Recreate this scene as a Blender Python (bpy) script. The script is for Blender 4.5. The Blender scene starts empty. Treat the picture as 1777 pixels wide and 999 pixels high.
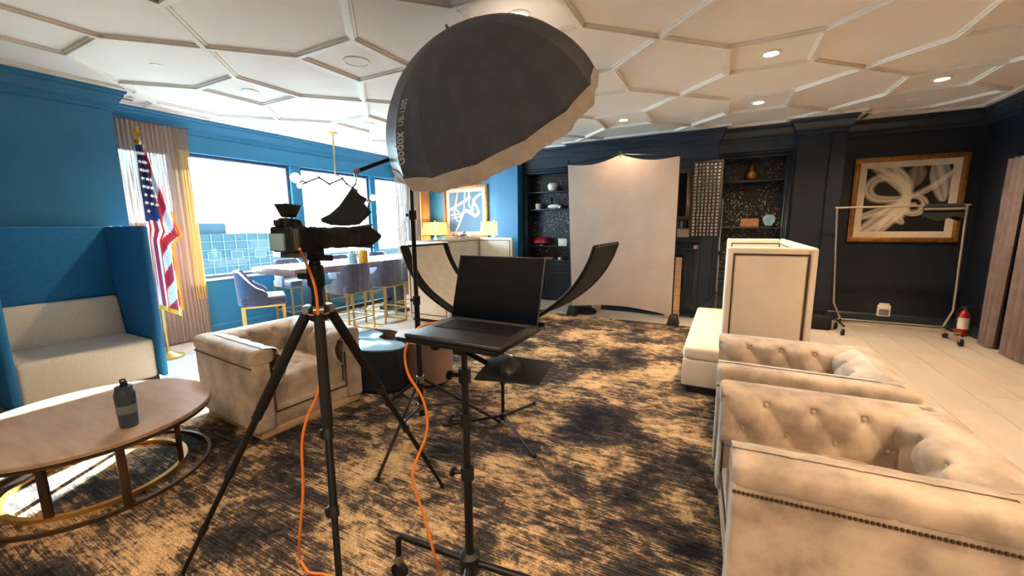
import bpy, bmesh, math, random
from mathutils import Vector, Matrix
random.seed(7)
scene = bpy.context.scene
C = scene.collection
PI = math.pi

# ---------------------------------------------------------------- camera
FPX = 697.5
PITCH, ROLL, YAW, CAMH = math.radians(8.86), math.radians(-0.56), math.radians(27.97), 1.5
_fw = Vector((-math.sin(YAW)*math.cos(PITCH), math.cos(YAW)*math.cos(PITCH), -math.sin(PITCH)))
_r = Vector((math.cos(YAW), math.sin(YAW), 0)); _u = _r.cross(_fw)
CR = _r*math.cos(ROLL)+_u*math.sin(ROLL); CU = -_r*math.sin(ROLL)+_u*math.cos(ROLL); CF = _fw
cam_d = bpy.data.cameras.new('camera'); cam = bpy.data.objects.new('camera', cam_d); C.objects.link(cam)
cam_d.sensor_fit = 'HORIZONTAL'; cam_d.sensor_width = 36; cam_d.lens = FPX*36/1777; cam_d.clip_start = .05; cam_d.clip_end = 500
m3 = Matrix((CR, CU, -CF)).transposed()
cam.matrix_world = Matrix.Translation((0, 0, CAMH)) @ m3.to_4x4()
scene.camera = cam
CP = Vector((0, 0, CAMH))
def ray(x, y): return CR*(x-888.5)-CU*(y-499.5)+CF*FPX
def onz(x, y, z=0.): d = ray(x, y); return CP+d*((z-CAMH)/d.z)
def ony(x, y, Y): d = ray(x, y); return CP+d*(Y/d.y)
def onx(x, y, X): d = ray(x, y); return CP+d*(X/d.x)
def vert(x, y, p): d = ray(x, y); return CP+d*((p[0]**2+p[1]**2)/(p[0]*d.x+p[1]*d.y))
def atd(x, y, dep): return CP+ray(x, y)*(dep/FPX)

# ---------------------------------------------------------------- world, sun, exposure
scene.view_settings.view_transform = 'Standard'; scene.view_settings.look = 'None'
scene.view_settings.gamma = 1; scene.view_settings.use_curve_mapping = False
scene.view_settings.exposure = 1.45
w = bpy.data.worlds.new('sky'); scene.world = w; w.use_nodes = True
bg = w.node_tree.nodes['Background']; bg.inputs[0].default_value = (0.70, 0.91, 1.0, 1); bg.inputs[1].default_value = 14.0
sun_d = bpy.data.lights.new('sun', 'SUN'); sun_d.energy = 65; sun_d.angle = math.radians(.6); sun_d.color = (1, .97, .88)
sun = bpy.data.objects.new('sun', sun_d); C.objects.link(sun)
_el = math.radians(20.8); _az = Vector((-.53, .848, 0))*math.cos(_el)+Vector((0, 0, math.sin(_el)))
sun.rotation_euler = _az.to_track_quat('Z', 'Y').to_euler()
DOWN_W = 84; WARM = (1.0, .69, .42)

# ---------------------------------------------------------------- materials
def lin(c): c = c/255; return c/12.92 if c <= .04045 else ((c+.055)/1.055)**2.4
def S(r, g, b): return (lin(r), lin(g), lin(b), 1)
def nn(nt, t, **k):
    n = nt.nodes.new(t)
    for a, b in k.items(): setattr(n, a, b)
    return n
def ramp(nt, src, stops, interp='LINEAR'):
    r = nn(nt, 'ShaderNodeValToRGB'); r.color_ramp.interpolation = interp
    e = r.color_ramp.elements
    while len(e) < len(stops): e.new(.5)
    for i, (p, c) in enumerate(stops): e[i].position = p; e[i].color = c
    nt.links.new(src, r.inputs[0]); return r.outputs[0]
def coords(nt, scale=(1, 1, 1), rot=(0, 0, 0), loc=(0, 0, 0)):
    tc = nn(nt, 'ShaderNodeTexCoord'); mp = nn(nt, 'ShaderNodeMapping')
    mp.inputs['Scale'].default_value = scale; mp.inputs['Rotation'].default_value = rot; mp.inputs['Location'].default_value = loc
    nt.links.new(tc.outputs['Object'], mp.inputs[0]); return mp.outputs[0]
def noise(nt, vec, scale, detail=4, rough=.55, dist=0):
    n = nn(nt, 'ShaderNodeTexNoise'); n.inputs['Scale'].default_value = scale; n.inputs['Detail'].default_value = detail
    n.inputs['Roughness'].default_value = rough; n.inputs['Distortion'].default_value = dist
    nt.links.new(vec, n.inputs['Vector']); return n.outputs['Fac']
def base(name):
    m = bpy.data.materials.new(name); m.use_nodes = True; nt = m.node_tree
    return m, nt, nt.nodes['Principled BSDF']
def M(name, col, rough=.6, metal=0, col2=None, vs=8, stretch=(1, 1, 1), bump=0, bs=60, sheen=0, spec=.5, coat=0, emit=0):
    m, nt, b = base(name)
    b.inputs['Roughness'].default_value = rough; b.inputs['Metallic'].default_value = metal
    b.inputs['Specular IOR Level'].default_value = spec
    b.inputs['Sheen Weight'].default_value = sheen; b.inputs['Coat Weight'].default_value = coat
    if col2 is None: col2 = tuple(x*.88 for x in col[:3])+(1,)
    v = coords(nt, stretch)
    c = ramp(nt, noise(nt, v, vs), [(.35, col), (.65, col2)])
    nt.links.new(c, b.inputs['Base Color'])
    if emit: nt.links.new(c, b.inputs['Emission Color']); b.inputs['Emission Strength'].default_value = emit
    if bump:
        bp = nn(nt, 'ShaderNodeBump'); bp.inputs['Strength'].default_value = bump; bp.inputs['Distance'].default_value = .01
        nt.links.new(noise(nt, v, bs, 3), bp.inputs['Height']); nt.links.new(bp.outputs[0], b.inputs['Normal'])
    return m
MT = {}
MT['blue'] = M('blue_wall_paint', S(36, 116, 158), .42, col2=S(33, 110, 152), vs=3)
MT['navy'] = M('navy_cabinet_paint', S(34, 48, 62), .36, col2=S(31, 45, 58), vs=3)
MT['ink_wall'] = M('blue_black_wall', S(19, 27, 40), .45, col2=S(17, 25, 37), vs=3)  # even blue-black, darker than the cabinet navy; right-hand walls and pilaster
MT['ceil'] = M('ceiling_paint', S(238, 233, 224), .75, col2=S(233, 228, 218), vs=2)
MT['trimw'] = M('white_trim_paint', S(243, 238, 228), .5, vs=3)
MT['grout'] = M('floor_grout', S(176, 168, 156), .8)
MT['tile'] = M('pale_stone_tile', S(200, 192, 181), .35, col2=S(190, 181, 170), vs=3, stretch=(1, .3, 1))
MT['velvet'] = M('taupe_velvet', S(204, 186, 166), .7, col2=S(152, 136, 120), vs=6.5, sheen=.45, bump=.2, bs=22)
MT['wood'] = M('pale_oak', S(214, 180, 142), .5, col2=S(184, 146, 108), vs=6, stretch=(1, 1, 8))
MT['walnut'] = M('greyed_walnut', S(182, 156, 134), .3, col2=S(160, 134, 114), vs=3.5, stretch=(1, 5, 1))
MT['tabletop'] = M('bar_table_wood', S(140, 120, 112), .25, col2=S(112, 96, 90), vs=6, stretch=(6, .8, 1))
MT['brass'] = M('brushed_brass', S(206, 166, 98), .32, .85, vs=20)
MT['bronze'] = M('dark_bronze', S(96, 78, 62), .38, .7, vs=20)
MT['chrome'] = M('chrome', S(214, 200, 178), .3, .9, vs=20)
MT['black'] = M('black_metal', S(17, 18, 21), .42, .2, vs=20)
MT['blackpl'] = M('black_plastic', S(17, 18, 21), .5, vs=30)
MT['rubber'] = M('black_rubber', S(11, 11, 12), .85, vs=30)
MT['blackfab'] = M('black_nylon', S(104, 111, 124), .5, col2=S(94, 101, 114), vs=10, sheen=.0, bump=.1, bs=200)
MT['bagfab'] = M('charcoal_canvas', S(60, 66, 74), .8, col2=S(48, 54, 62), vs=14, bump=.2, bs=150)
MT['whitefab'] = M('white_diffusion_fabric', S(246, 238, 228), .7, col2=S(234, 224, 212), vs=14, bump=.25, bs=18)
MT['cream'] = M('cream_leatherette', S(240, 226, 206), .55, col2=S(234, 218, 196), vs=4, bump=.08, bs=120)
MT['greyfab'] = M('oatmeal_upholstery', S(212, 204, 190), .85, col2=S(204, 194, 180), vs=60, sheen=.3)
MT['bluefab'] = M('blue_felt', S(22, 110, 162), .85, col2=S(18, 102, 154), vs=30)
MT['stoolfab'] = M('slate_blue_velvet', S(74, 84, 112), .6, col2=S(58, 68, 96), vs=10, sheen=.6)
MT['orange'] = M('orange_cable', S(244, 136, 48), .5, vs=20)
MT['laptop'] = M('space_black_aluminium', S(66, 66, 70), .42, .5, vs=20)
MT['screen'] = M('dark_glass_screen', S(9, 10, 14), .08, vs=5, spec=.6)
MT['steel'] = M('satin_steel', S(160, 160, 160), .35, .9, vs=20)
MT['backdrop'] = M('grey_backdrop_cloth', S(182, 164, 150), .9, col2=S(174, 156, 142), vs=3, bump=.12, bs=9)
MT['curtain'] = M('mauve_velvet_curtain', S(122, 104, 98), .85, col2=S(106, 90, 84), vs=6, sheen=.1)
MT['goldcur'] = M('gold_curtain', S(190, 138, 84), .7, col2=S(168, 118, 68), vs=8, stretch=(1, 1, .2))
MT['frame'] = M('gilt_frame', S(178, 122, 62), .38, .55, col2=S(140, 92, 42), vs=18)
MT['matbd'] = M('ivory_mat_board', S(226, 212, 190), .8)
MT['white'] = M('white_ceramic', S(232, 226, 214), .3, vs=5)
MT['red'] = M('red_glass', S(176, 16, 36), .14, col2=S(150, 10, 28), vs=6, coat=.5)
MT['gold'] = M('gold_leaf', S(190, 140, 62), .3, .8, col2=S(150, 104, 40), vs=14)
MT['agate'] = M('blue_agate', S(112, 176, 214), .15, col2=S(170, 214, 234), vs=12)
MT['plaque'] = M('stone_plaque', S(196, 148, 112), .6, col2=S(158, 110, 78), vs=40)
MT['winmetal'] = M('window_frame_metal', S(74, 84, 108), .45, .3, vs=6)
MT['sill'] = M('pale_sill', S(196, 208, 214), .4, vs=6)
MT['leaf'] = M('dark_leaf', S(44, 58, 40), .6, vs=12)
MT['bottle'] = M('slate_blue_bottle', S(58, 68, 84), .45, vs=20)
MT['bottleb'] = M('grey_bottle_band', S(116, 122, 130), .6, vs=20)
MT['vinyl'] = M('extinguisher_red', S(176, 28, 24), .3, vs=8)
MT['labelw'] = M('paper_label', S(226, 214, 196), .7)
MT['fblue'] = M('flag_blue', S(28, 52, 104), .75, vs=10)
MT['fred'] = M('flag_red', S(196, 36, 52), .75, vs=10)
MT['fwhite'] = M('flag_white', S(238, 232, 224), .75, vs=10)
MT['fgold'] = M('flag_fringe', S(226, 168, 40), .6, vs=30)
MT['stone'] = M('grey_mantel_stone', S(168, 160, 150), .4, col2=S(150, 142, 134), vs=5)
MT['tan_ott'] = M('taupe_ottoman_leather', S(146, 116, 98), .5, col2=S(132, 104, 88), vs=6)
MT['navy_ott'] = M('navy_lacquer', S(26, 36, 50), .3, vs=6)
MT['navy_top'] = M('lacquer_top_painted_reflection', S(96, 150, 186), .2, vs=6)  # navy top's pale blue reflection is put into its base colour
MT['shade'] = M('linen_lamp_shade', S(244, 190, 112), .8, vs=40, emit=.5)
MT['glow'] = M('warm_lit_lens', (1.0, .84, .6, 1), .5, col2=(1.0, .82, .57, 1), emit=14)
MT['globe'] = M('warm_globe', (1.0, .78, .5, 1), .4, col2=(1.0, .76, .48, 1), emit=4)
MT['bldg'] = M('hazy_concrete', S(22, 35, 41), .9, col2=S(20, 33, 39), vs=.6, spec=.1)
MT['bldgw'] = M('hazy_building_glass', S(18, 30, 38), .5, vs=1, spec=.1)
MT['bldgl'] = M('hazy_panel_line', S(48, 66, 68), .9, vs=1, spec=.1)
MT['lettering'] = M('white_print', (.9, .9, .9, 1), .6, col2=(.88, .88, .88, 1))
MT['lcd'] = M('lcd_painted_reflection', S(150, 184, 200), .15, vs=6)  # pale blue sky reflection painted into the screen colour
MT['cityground'] = M('hazy_city_ground', S(150, 160, 166), .9, col2=S(120, 134, 142), vs=.02)
MT['yellow'] = M('amber_cable', S(240, 176, 60), .5, vs=10)

def glass():
    m, nt, b = base('window_glass'); nt.nodes.remove(b)
    o = nt.nodes['Material Output']; t = nn(nt, 'ShaderNodeBsdfTransparent'); g = nn(nt, 'ShaderNodeBsdfGlossy'); mx = nn(nt, 'ShaderNodeMixShader')
    t.inputs[0].default_value = (.94, .97, .98, 1); g.inputs['Roughness'].default_value = .02
    lw = nn(nt, 'ShaderNodeLayerWeight'); pw = nn(nt, 'ShaderNodeMath', operation='POWER'); pw.inputs[1].default_value = 5; ml = nn(nt, 'ShaderNodeMath', operation='MULTIPLY_ADD'); ml.inputs[1].default_value = .8; ml.inputs[2].default_value = .02
    nt.links.new(lw.outputs['Facing'], pw.inputs[0]); nt.links.new(pw.outputs[0], ml.inputs[0]); nt.links.new(ml.outputs[0], mx.inputs[0]); nt.links.new(t.outputs[0], mx.inputs[1]); nt.links.new(g.outputs[0], mx.inputs[2]); nt.links.new(mx.outputs[0], o.inputs[0]); return m
MT['glass'] = glass()
def sheer(name, col, alpha):
    m, nt, b = base(name); o = nt.nodes['Material Output']
    t = nn(nt, 'ShaderNodeBsdfTransparent'); mx = nn(nt, 'ShaderNodeMixShader'); tl = nn(nt, 'ShaderNodeBsdfTranslucent'); m2 = nn(nt, 'ShaderNodeMixShader')
    b.inputs['Base Color'].default_value = col; b.inputs['Roughness'].default_value = .8; tl.inputs[0].default_value = col
    m2.inputs[0].default_value = .03
    nt.links.new(b.outputs[0], m2.inputs[1]); nt.links.new(tl.outputs[0], m2.inputs[2])
    v = coords(nt, (1, 60, .6)); f = ramp(nt, noise(nt, v, 3, 3), [(.38, (alpha-.03,)*3+(1,)), (.55, (min(.995, alpha+.03),)*3+(1,)), (.7, (.996,)*3+(1,))])
    nt.links.new(f, mx.inputs[0]); nt.links.new(t.outputs[0], mx.inputs[1]); nt.links.new(m2.outputs[0], mx.inputs[2]); nt.links.new(mx.outputs[0], o.inputs[0]); return m
MT['sheer'] = sheer('sheer_taupe_voile', S(150, 132, 118), .968)
MT['sheergold'] = sheer('sheer_gold_band', S(186, 162, 108), .97)

def rug_mat():
    m, nt, b = base('distressed_rug'); L = nt.links.new
    b.inputs['Roughness'].default_value = .95; b.inputs['Specular IOR Level'].default_value = .1
    big = noise(nt, coords(nt, (1, 1.2, 1), loc=(.7, .3, 0)), 1.5, 5, .6, .4)
    mid = noise(nt, coords(nt, (1.1, 2.0, 1), loc=(3, 1, 0)), 8.5, 9, .8, .5)
    streak = noise(nt, coords(nt, (2.0, 75, 1), loc=(0, 2, 0)), 1.7, 5, .7)
    def mth(op, a, b_):
        n = nn(nt, 'ShaderNodeMath', operation=op)
        for i, x in enumerate((a, b_)):
            if isinstance(x, (int, float)): n.inputs[i].default_value = x
            else: L(x, n.inputs[i])
        return n.outputs[0]
    s = mth('ADD', mth('ADD', mth('MULTIPLY', big, 1.15), mth('MULTIPLY', mid, 1.0)), mth('MULTIPLY', streak, .7))
    s = mth('DIVIDE', s, 2.85)
    c1 = ramp(nt, s, [(.42, S(30, 31, 38)), (.47, S(58, 57, 60)), (.508, S(96, 86, 77)), (.522, S(168, 142, 110)), (.56, S(212, 182, 140)), (.62, S(226, 198, 158))])
    fine = noise(nt, coords(nt, (1, 1, 1)), 190, 2)
    c2 = ramp(nt, fine, [(.36, (.4, .4, .43, 1)), (.6, (1.2, 1.18, 1.14, 1))])
    mx = nn(nt, 'ShaderNodeMix', data_type='RGBA', blend_type='MULTIPLY'); mx.inputs[0].default_value = .75
    L(c1, mx.inputs[6]); L(c2, mx.inputs[7]); L(mx.outputs[2], b.inputs['Base Color'])
    bp = nn(nt, 'ShaderNodeBump'); bp.inputs['Strength'].default_value = .5; bp.inputs['Distance'].default_value = .006
    L(fine, bp.inputs['Height']); L(bp.outputs[0], b.inputs['Normal']); return m
MT['rug'] = rug_mat()
def speckle_mat(name, dark, lights):
    m, nt, b = base(name); L = nt.links.new
    b.inputs['Roughness'].default_value = .3
    v = nn(nt, 'ShaderNodeTexVoronoi', feature='F1'); v.inputs['Scale'].default_value = 34; L(coords(nt, (1, 1, 1)), v.inputs['Vector'])
    sep = nn(nt, 'ShaderNodeSeparateColor'); L(v.outputs['Color'], sep.inputs[0])
    pick = ramp(nt, sep.outputs[0], [(.0, dark), (.26, dark), (.30, tuple(.25*x for x in lights[:3])+(1,)), (.72, tuple(.4*x for x in lights[:3])+(1,)), (.74, lights)], 'CONSTANT')
    d = ramp(nt, v.outputs['Distance'], [(.3, (1, 1, 1, 1)), (.42, (0, 0, 0, 1))])
    n2 = ramp(nt, noise(nt, coords(nt), 2.2, 2), [(.4, (.15,)*3+(1,)), (.6, (1, 1, 1, 1))])
    mm = nn(nt, 'ShaderNodeMath', operation='MULTIPLY'); L(d, mm.inputs[0]); L(n2, mm.inputs[1])
    mx = nn(nt, 'ShaderNodeMix', data_type='RGBA'); L(mm.outputs[0], mx.inputs[0]); mx.inputs[6].default_value = dark; L(pick, mx.inputs[7])
    L(mx.outputs[2], b.inputs['Base Color']); return m
MT['speckle'] = speckle_mat('glittering_black_stone', S(30, 26, 26), S(214, 200, 180))
def print_mat(name):
    m, nt, b = base(name); b.inputs['Roughness'].default_value = .5
    at = nn(nt, 'ShaderNodeVertexColor', layer_name='ink'); nt.links.new(at.outputs[0], b.inputs['Base Color']); return m
MT['ink'] = print_mat('printed_smoke_art')

# ---------------------------------------------------------------- mesh helpers
class MB:
    def __init__(s): s.v = []; s.f = []; s.m = []
    def add(s, vs, fs, mi=0):
        o = len(s.v); s.v += [tuple(v) for v in vs]; s.f += [tuple(o+i for i in f) for f in fs]; s.m += [mi]*len(fs); return s
    def box(s, x0, x1, y0, y1, z0, z1, mi=0, mat=None):
        vs = [Vector((x, y, z)) for z in (z0, z1) for y in (y0, y1) for x in (x0, x1)]
        if mat: vs = [mat @ v for v in vs]
        return s.add(vs, [(0, 2, 3, 1), (4, 5, 7, 6), (0, 1, 5, 4), (2, 6, 7, 3), (0, 4, 6, 2), (1, 3, 7, 5)], mi)
    def hexa(s, pts, mi=0):   # 8 points: bottom 4 ccw, top 4 ccw
        return s.add(pts, [(3, 2, 1, 0), (4, 5, 6, 7), (0, 1, 5, 4), (1, 2, 6, 5), (2, 3, 7, 6), (3, 0, 4, 7)], mi)
    def cyl(s, p0, p1, r0, r1=None, n=12, mi=0):
        return s.tube([p0, p1], [r0, r0 if r1 is None else r1], n, mi)
    def tube(s, pts, r, n=8, mi=0, closed=False):
        pts = [Vector(p) for p in pts]; k = len(pts); rr = r if isinstance(r, (list, tuple)) else [r]*k
        vs = []; a = None
        for i, p in enumerate(pts):
            if closed: t = pts[(i+1) % k]-pts[i-1]
            else: t = pts[min(i+1, k-1)]-pts[max(i-1, 0)]
            t.normalize()
            if a is None: a = t.orthogonal().normalized()
            a = (a-t*a.dot(t)); a = a.normalized() if a.length > 1e-6 else t.orthogonal().normalized()
            b = t.cross(a)
            vs += [p+(a*math.cos(2*PI*j/n)+b*math.sin(2*PI*j/n))*rr[i] for j in range(n)]
        fs = [(i*n+j, i*n+(j+1) % n, (i+1)*n+(j+1) % n, (i+1)*n+j) for i in range(k-1) for j in range(n)]
        if closed: fs += [((k-1)*n+j, (k-1)*n+(j+1) % n, (j+1) % n, j) for j in range(n)]
        else: fs += [tuple(range(n-1, -1, -1)), tuple((k-1)*n+j for j in range(n))]
        return s.add(vs, fs, mi)
    def lathe(s, prof, c=(0, 0, 0), n=20, mi=0, mat=None, cap=True):
        c = Vector(c); vs = []
        for r, z in prof:
            for j in range(n):
                v = Vector((r*math.cos(2*PI*j/n), r*math.sin(2*PI*j/n), z))
                vs.append((mat @ v if mat else v)+c)
        k = len(prof)
        fs = [(i*n+j, i*n+(j+1) % n, (i+1)*n+(j+1) % n, (i+1)*n+j) for i in range(k-1) for j in range(n)]
        if cap: fs += [tuple(range(n-1, -1, -1)), tuple((k-1)*n+j for j in range(n))]
        return s.add(vs, fs, mi)
    def prism(s, poly, f0, f1, mi=0):   # f0/f1 map (a,b) -> point
        n = len(poly)
        return s.add([f0(*p) for p in poly]+[f1(*p) for p in poly], [tuple(range(n-1, -1, -1)), tuple(range(n, 2*n))]+[(i, (i+1) % n, n+(i+1) % n, n+i) for i in range(n)], mi)
    def sphere(s, c, r, n=14, k=9, mi=0, mat=None):
        r = (r, r, r) if isinstance(r, (int, float)) else r; c = Vector(c); vs = []
        for i in range(k+1):
            a = PI*i/k; a = min(max(a, .02), PI-.02)
            for j in range(n):
                v = Vector((r[0]*math.sin(a)*math.cos(2*PI*j/n), r[1]*math.sin(a)*math.sin(2*PI*j/n), -r[2]*math.cos(a)))
                vs.append((mat @ v if mat else v)+c)
        fs = [(i*n+j, i*n+(j+1) % n, (i+1)*n+(j+1) % n, (i+1)*n+j) for i in range(k) for j in range(n)]+[tuple(range(n-1, -1, -1)), tuple(k*n+j for j in range(n))]
        return s.add(vs, fs, mi)
    def grid(s, fn, nu, nv, mi=0, mif=None):
        vs = [fn(i/nu, j/nv) for j in range(nv+1) for i in range(nu+1)]
        o = len(s.v); s.v += [tuple(v) for v in vs]
        for j in range(nv):
            for i in range(nu):
                a = o+j*(nu+1)+i; s.f.append((a, a+1, a+nu+2, a+nu+1)); s.m.append(mif((i+.5)/nu, (j+.5)/nv) if mif else mi)
        return s
    def build(s, name, mat, parent=None, bevel=0, seg=2, smooth=True, thick=0, local=False, ang=35):
        me = bpy.data.meshes.new(name)
        vs = s.v
        if parent is not None and not local:
            inv = root_matrix(parent).inverted(); vs = [inv @ Vector(v) for v in vs]
        me.from_pydata([tuple(v) for v in vs], [], s.f)
        mats = mat if isinstance(mat, (list, tuple)) else [mat]
        for mm in mats: me.materials.append(MT[mm] if isinstance(mm, str) else mm)
        me.polygons.foreach_set('material_index', s.m)
        bm = bmesh.new(); bm.from_mesh(me)
        bmesh.ops.remove_doubles(bm, verts=bm.verts, dist=1e-6)
        bmesh.ops.recalc_face_normals(bm, faces=bm.faces)
        if thick: bmesh.ops.solidify(bm, geom=bm.faces[:], thickness=thick)
        if bevel:
            ed = [e for e in bm.edges if len(e.link_faces) == 2 and e.calc_face_angle(0) > .5]
            bmesh.ops.bevel(bm, geom=ed, offset=bevel, segments=seg, profile=.5, affect='EDGES', clamp_overlap=True)
        bm.to_mesh(me); bm.free()
        if smooth:
            me.shade_smooth(); me.set_sharp_from_angle(angle=math.radians(ang))
        ob = bpy.data.objects.new(name, me); C.objects.link(ob)
        if parent is not None: ob.parent = parent
        return ob
def root_matrix(o):
    m = Matrix()
    while o is not None: m = o.matrix_basis @ m; o = o.parent
    return m
def tag(o, label, cat, group=None):
    o['label'] = label; o['category'] = cat
    if group: o['group'] = group
    return o
def thing(name, label, cat, loc=(0, 0, 0), rotz=0, group=None):
    o = bpy.data.objects.new(name, None); C.objects.link(o); o.empty_display_size = .1
    o.matrix_basis = Matrix.Translation(loc) @ Matrix.Rotation(rotz, 4, 'Z')
    return tag(o, label, cat, group)
def struct(o): o['kind'] = 'structure'; return o
def dup(root, loc, rotz, label, group=None):
    r = root.copy(); C.objects.link(r); r.matrix_basis = Matrix.Translation(loc) @ Matrix.Rotation(rotz, 4, 'Z'); r['label'] = label
    if group: r['group'] = group
    for ch in list(root.children):
        c = ch.copy(); C.objects.link(c); c.parent = r
        for g in list(ch.children):
            d = g.copy(); C.objects.link(d); d.parent = c
    return r
def catmull(P, k=6):
    P = [Vector(p) for p in P]; out = []
    for i in range(len(P)-1):
        a, b, c, d = P[max(i-1, 0)], P[i], P[i+1], P[min(i+2, len(P)-1)]
        for j in range(k):
            t = j/k; out.append(.5*((2*b)+(c-a)*t+(2*a-5*b+4*c-d)*t*t+(3*b-a-3*c+d)*t**3))
    return out+[P[-1]]

# ================================================================ the room
XW, XL, XR, YB, YN, ZC = -6.37, -5.79, 2.93, 7.75, -3.6, 2.96
RZ = .009      # top of the rug
def visible(p, mx=120):
    v = Vector(p)-CP; d = v.dot(CF)
    if d < .3: return False
    x = 888.5+FPX*v.dot(CR)/d; y = 499.5-FPX*v.dot(CU)/d
    return -mx < x < 1777+mx and -mx < y < 999+mx
floor = struct(MB().box(-6.7, 3.2, YN, 7.95, -.12, -.006).build('floor', 'grout'))
tile_me = {}
tw, tl = .33, 1.29
for i in range(-25, 5):
    for j in range(-1, 9):
        x0 = 1.65+tw*i; y0 = 6.98-tl*j+(.43*(i % 3) if j > 0 else 0); y1 = y0-tl
        if j == -1: y0, y1 = 7.74, 6.98
        elif j == 0: y0, y1 = 6.98, 6.98-tl+.43*(i % 3)
        else: y0 = y0; y1 = y0-tl
        if j > 0: y0 = 6.98-tl*j+.43*(i % 3); y1 = y0-tl
        x1 = x0+tw; cx, cy = (x0+x1)/2, (y0+y1)/2
        if x1 > XR+.3 or x0 < XW-.1: continue
        if not (cx > .3 or cx < -3.3 or cy > 5.9): continue
        if not (visible((x0, y0, 0), 60) or visible((x1, y1, 0), 60) or visible((cx, cy, 0), 60)): continue
        key = round(y0-y1, 3)
        if key not in tile_me:
            o = MB().box(-tw/2+.0016, tw/2-.0016, -key/2+.0016, key/2-.0016, -.006, 0).build('floor_tile', 'tile', bevel=.0012, seg=1)
            tile_me[key] = o.data; bpy.data.objects.remove(o)
        o = bpy.data.objects.new('floor_tile', tile_me[key]); C.objects.link(o); o.parent = floor; o.location = (cx, cy, 0)

struct(MB().box(-6.62, XL, YN, 1.98, 0, ZC).build('wall_left', 'blue'))
struct(MB().box(-6.62, 3.13, YN-.2, YN, 0, ZC).build('wall_rear', 'blue'))
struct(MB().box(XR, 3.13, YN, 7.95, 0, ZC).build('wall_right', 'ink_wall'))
struct(MB().box(-6.62, -4.15, YB, 7.95, 0, ZC).build('wall_back_left', 'blue'))
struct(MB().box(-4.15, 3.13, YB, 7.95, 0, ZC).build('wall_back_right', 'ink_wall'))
WIN = [(2.12, 2.76), (2.86, 4.32), (4.5, 6.0), (6.14, 7.3)]
ww = MB().box(-6.62, XW, 1.98, YB, 0, .77).box(-6.62, XW, 1.98, YB, 2.5, ZC)
ys = [1.98]+[y for p in WIN for y in p]+[YB]
for a, b in zip(ys[0::2], ys[1::2]): ww.box(-6.62, XW-(.02 if a > 2 and b < 7.4 else 0), a, b, .77, 2.5)
struct(ww.build('wall_window', 'blue'))
struct(MB().box(-6.6, XW+.035, 2.0, YB, .77, .795).build('trim_sill', 'sill', bevel=.004))
for k, (a, b) in enumerate(WIN):
    e = bpy.data.objects.new('window_%d' % (k+1), None); C.objects.link(e); struct(e); e.location = (-6.5, (a+b)/2, .795)
    f = MB()
    for (p, q, z0, z1) in ((a, a+.045, .795, 2.5), (b-.045, b, .795, 2.5), (a+.045, b-.045, .795, .835), (a+.045, b-.045, 2.455, 2.5)): f.box(-6.56, -6.44, p, q, z0, z1)
    f.build('window_frame', 'winmetal', e, bevel=.004)
    MB().box(-6.505, -6.498, a+.045, b-.045, .835, 2.455).build('pane', 'glass', e, smooth=False)
# pilasters and chimney breast
struct(MB().box(-4.15, -3.68, 7.2, YB, 0, ZC).build('wall_pilaster_left', 'blue'))
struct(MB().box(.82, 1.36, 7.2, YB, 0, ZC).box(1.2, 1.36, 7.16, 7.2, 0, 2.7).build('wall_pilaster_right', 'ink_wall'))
struct(MB().box(-2.55, -.2, 7.22, YB, 0, ZC).build('wall_chimney', 'navy'))
# panel mouldings on the chimney breast
def frame_xz(mb, x0, x1, z0, z1, y, wd, dp):
    mb.box(x0, x1, y-dp, y, z1-wd, z1).box(x0, x1, y-dp, y, z0, z0+wd).box(x0, x0+wd, y-dp, y, z0+wd, z1-wd).box(x1-wd, x1, y-dp, y, z0+wd, z1-wd)
pm = MB(); frame_xz(pm, -2.42, -.33, 1.5, 2.52, 7.22, .03, .018); struct(pm.build('trim_chimney_panel', 'navy', bevel=.004))

def sweep(path, prof, name, mat):
    n = len(path); P = [Vector((p[0], p[1], 0)) for p in path]; mit = []
    for i in range(n):
        ns = []
        if i > 0: t = (P[i]-P[i-1]).normalized(); ns.append(Vector((t.y, -t.x, 0)))
        if i < n-1: t = (P[i+1]-P[i]).normalized(); ns.append(Vector((t.y, -t.x, 0)))
        mit.append(ns[0] if len(ns) == 1 else (ns[0]+ns[1])/(1+ns[0].dot(ns[1])))
    vs = [P[i]+mit[i]*d+Vector((0, 0, z)) for i in range(n) for d, z in prof]; k = len(prof)
    fs = [(i*k+j, i*k+(j+1) % k, (i+1)*k+(j+1) % k, (i+1)*k+j) for i in range(n-1) for j in range(k)]
    fs += [tuple(range(k)), tuple((n-1)*k+j for j in range(k))]
    return MB().add(vs, fs).build(name, mat, smooth=False)
crown = [(0, 2.73), (.018, 2.73), (.022, 2.765), (.04, 2.775), (.045, 2.80), (.075, 2.86), (.085, 2.87), (.088, 2.895), (.105, 2.905), (.11, 2.93), (0, 2.93)]
pathL = [(XL, YN), (XL, 1.98), (XW, 1.98), (XW, YB), (-4.15, YB), (-4.15, 7.2), (-3.68, 7.2)]
pathR = [(-3.68, 7.2), (-3.68, 7.42), (-2.55, 7.42), (-2.55, 7.22), (-.2, 7.22), (-.2, 7.38), (.82, 7.38), (.82, 7.2), (1.36, 7.2), (1.36, YB), (XR, YB), (XR, YN)]
struct(sweep(pathL, crown, 'trim_crown_blue', 'blue')); struct(sweep(pathR, crown, 'trim_crown_navy', 'navy'))
bandp = [(0, 2.93), (.17, 2.93), (.17, 2.96), (0, 2.96)]
struct(sweep(pathL+pathR[1:], bandp, 'trim_ceiling_band', 'trimw'))
bb = [(0, 0), (.018, 0), (.018, .125), (.008, .142), (0, .142)]
struct(sweep([(XL, YN), (XL, 1.98), (XW, 1.98), (XW, YB), (-4.15, YB)], bb, 'baseboard_window', 'blue'))
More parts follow.
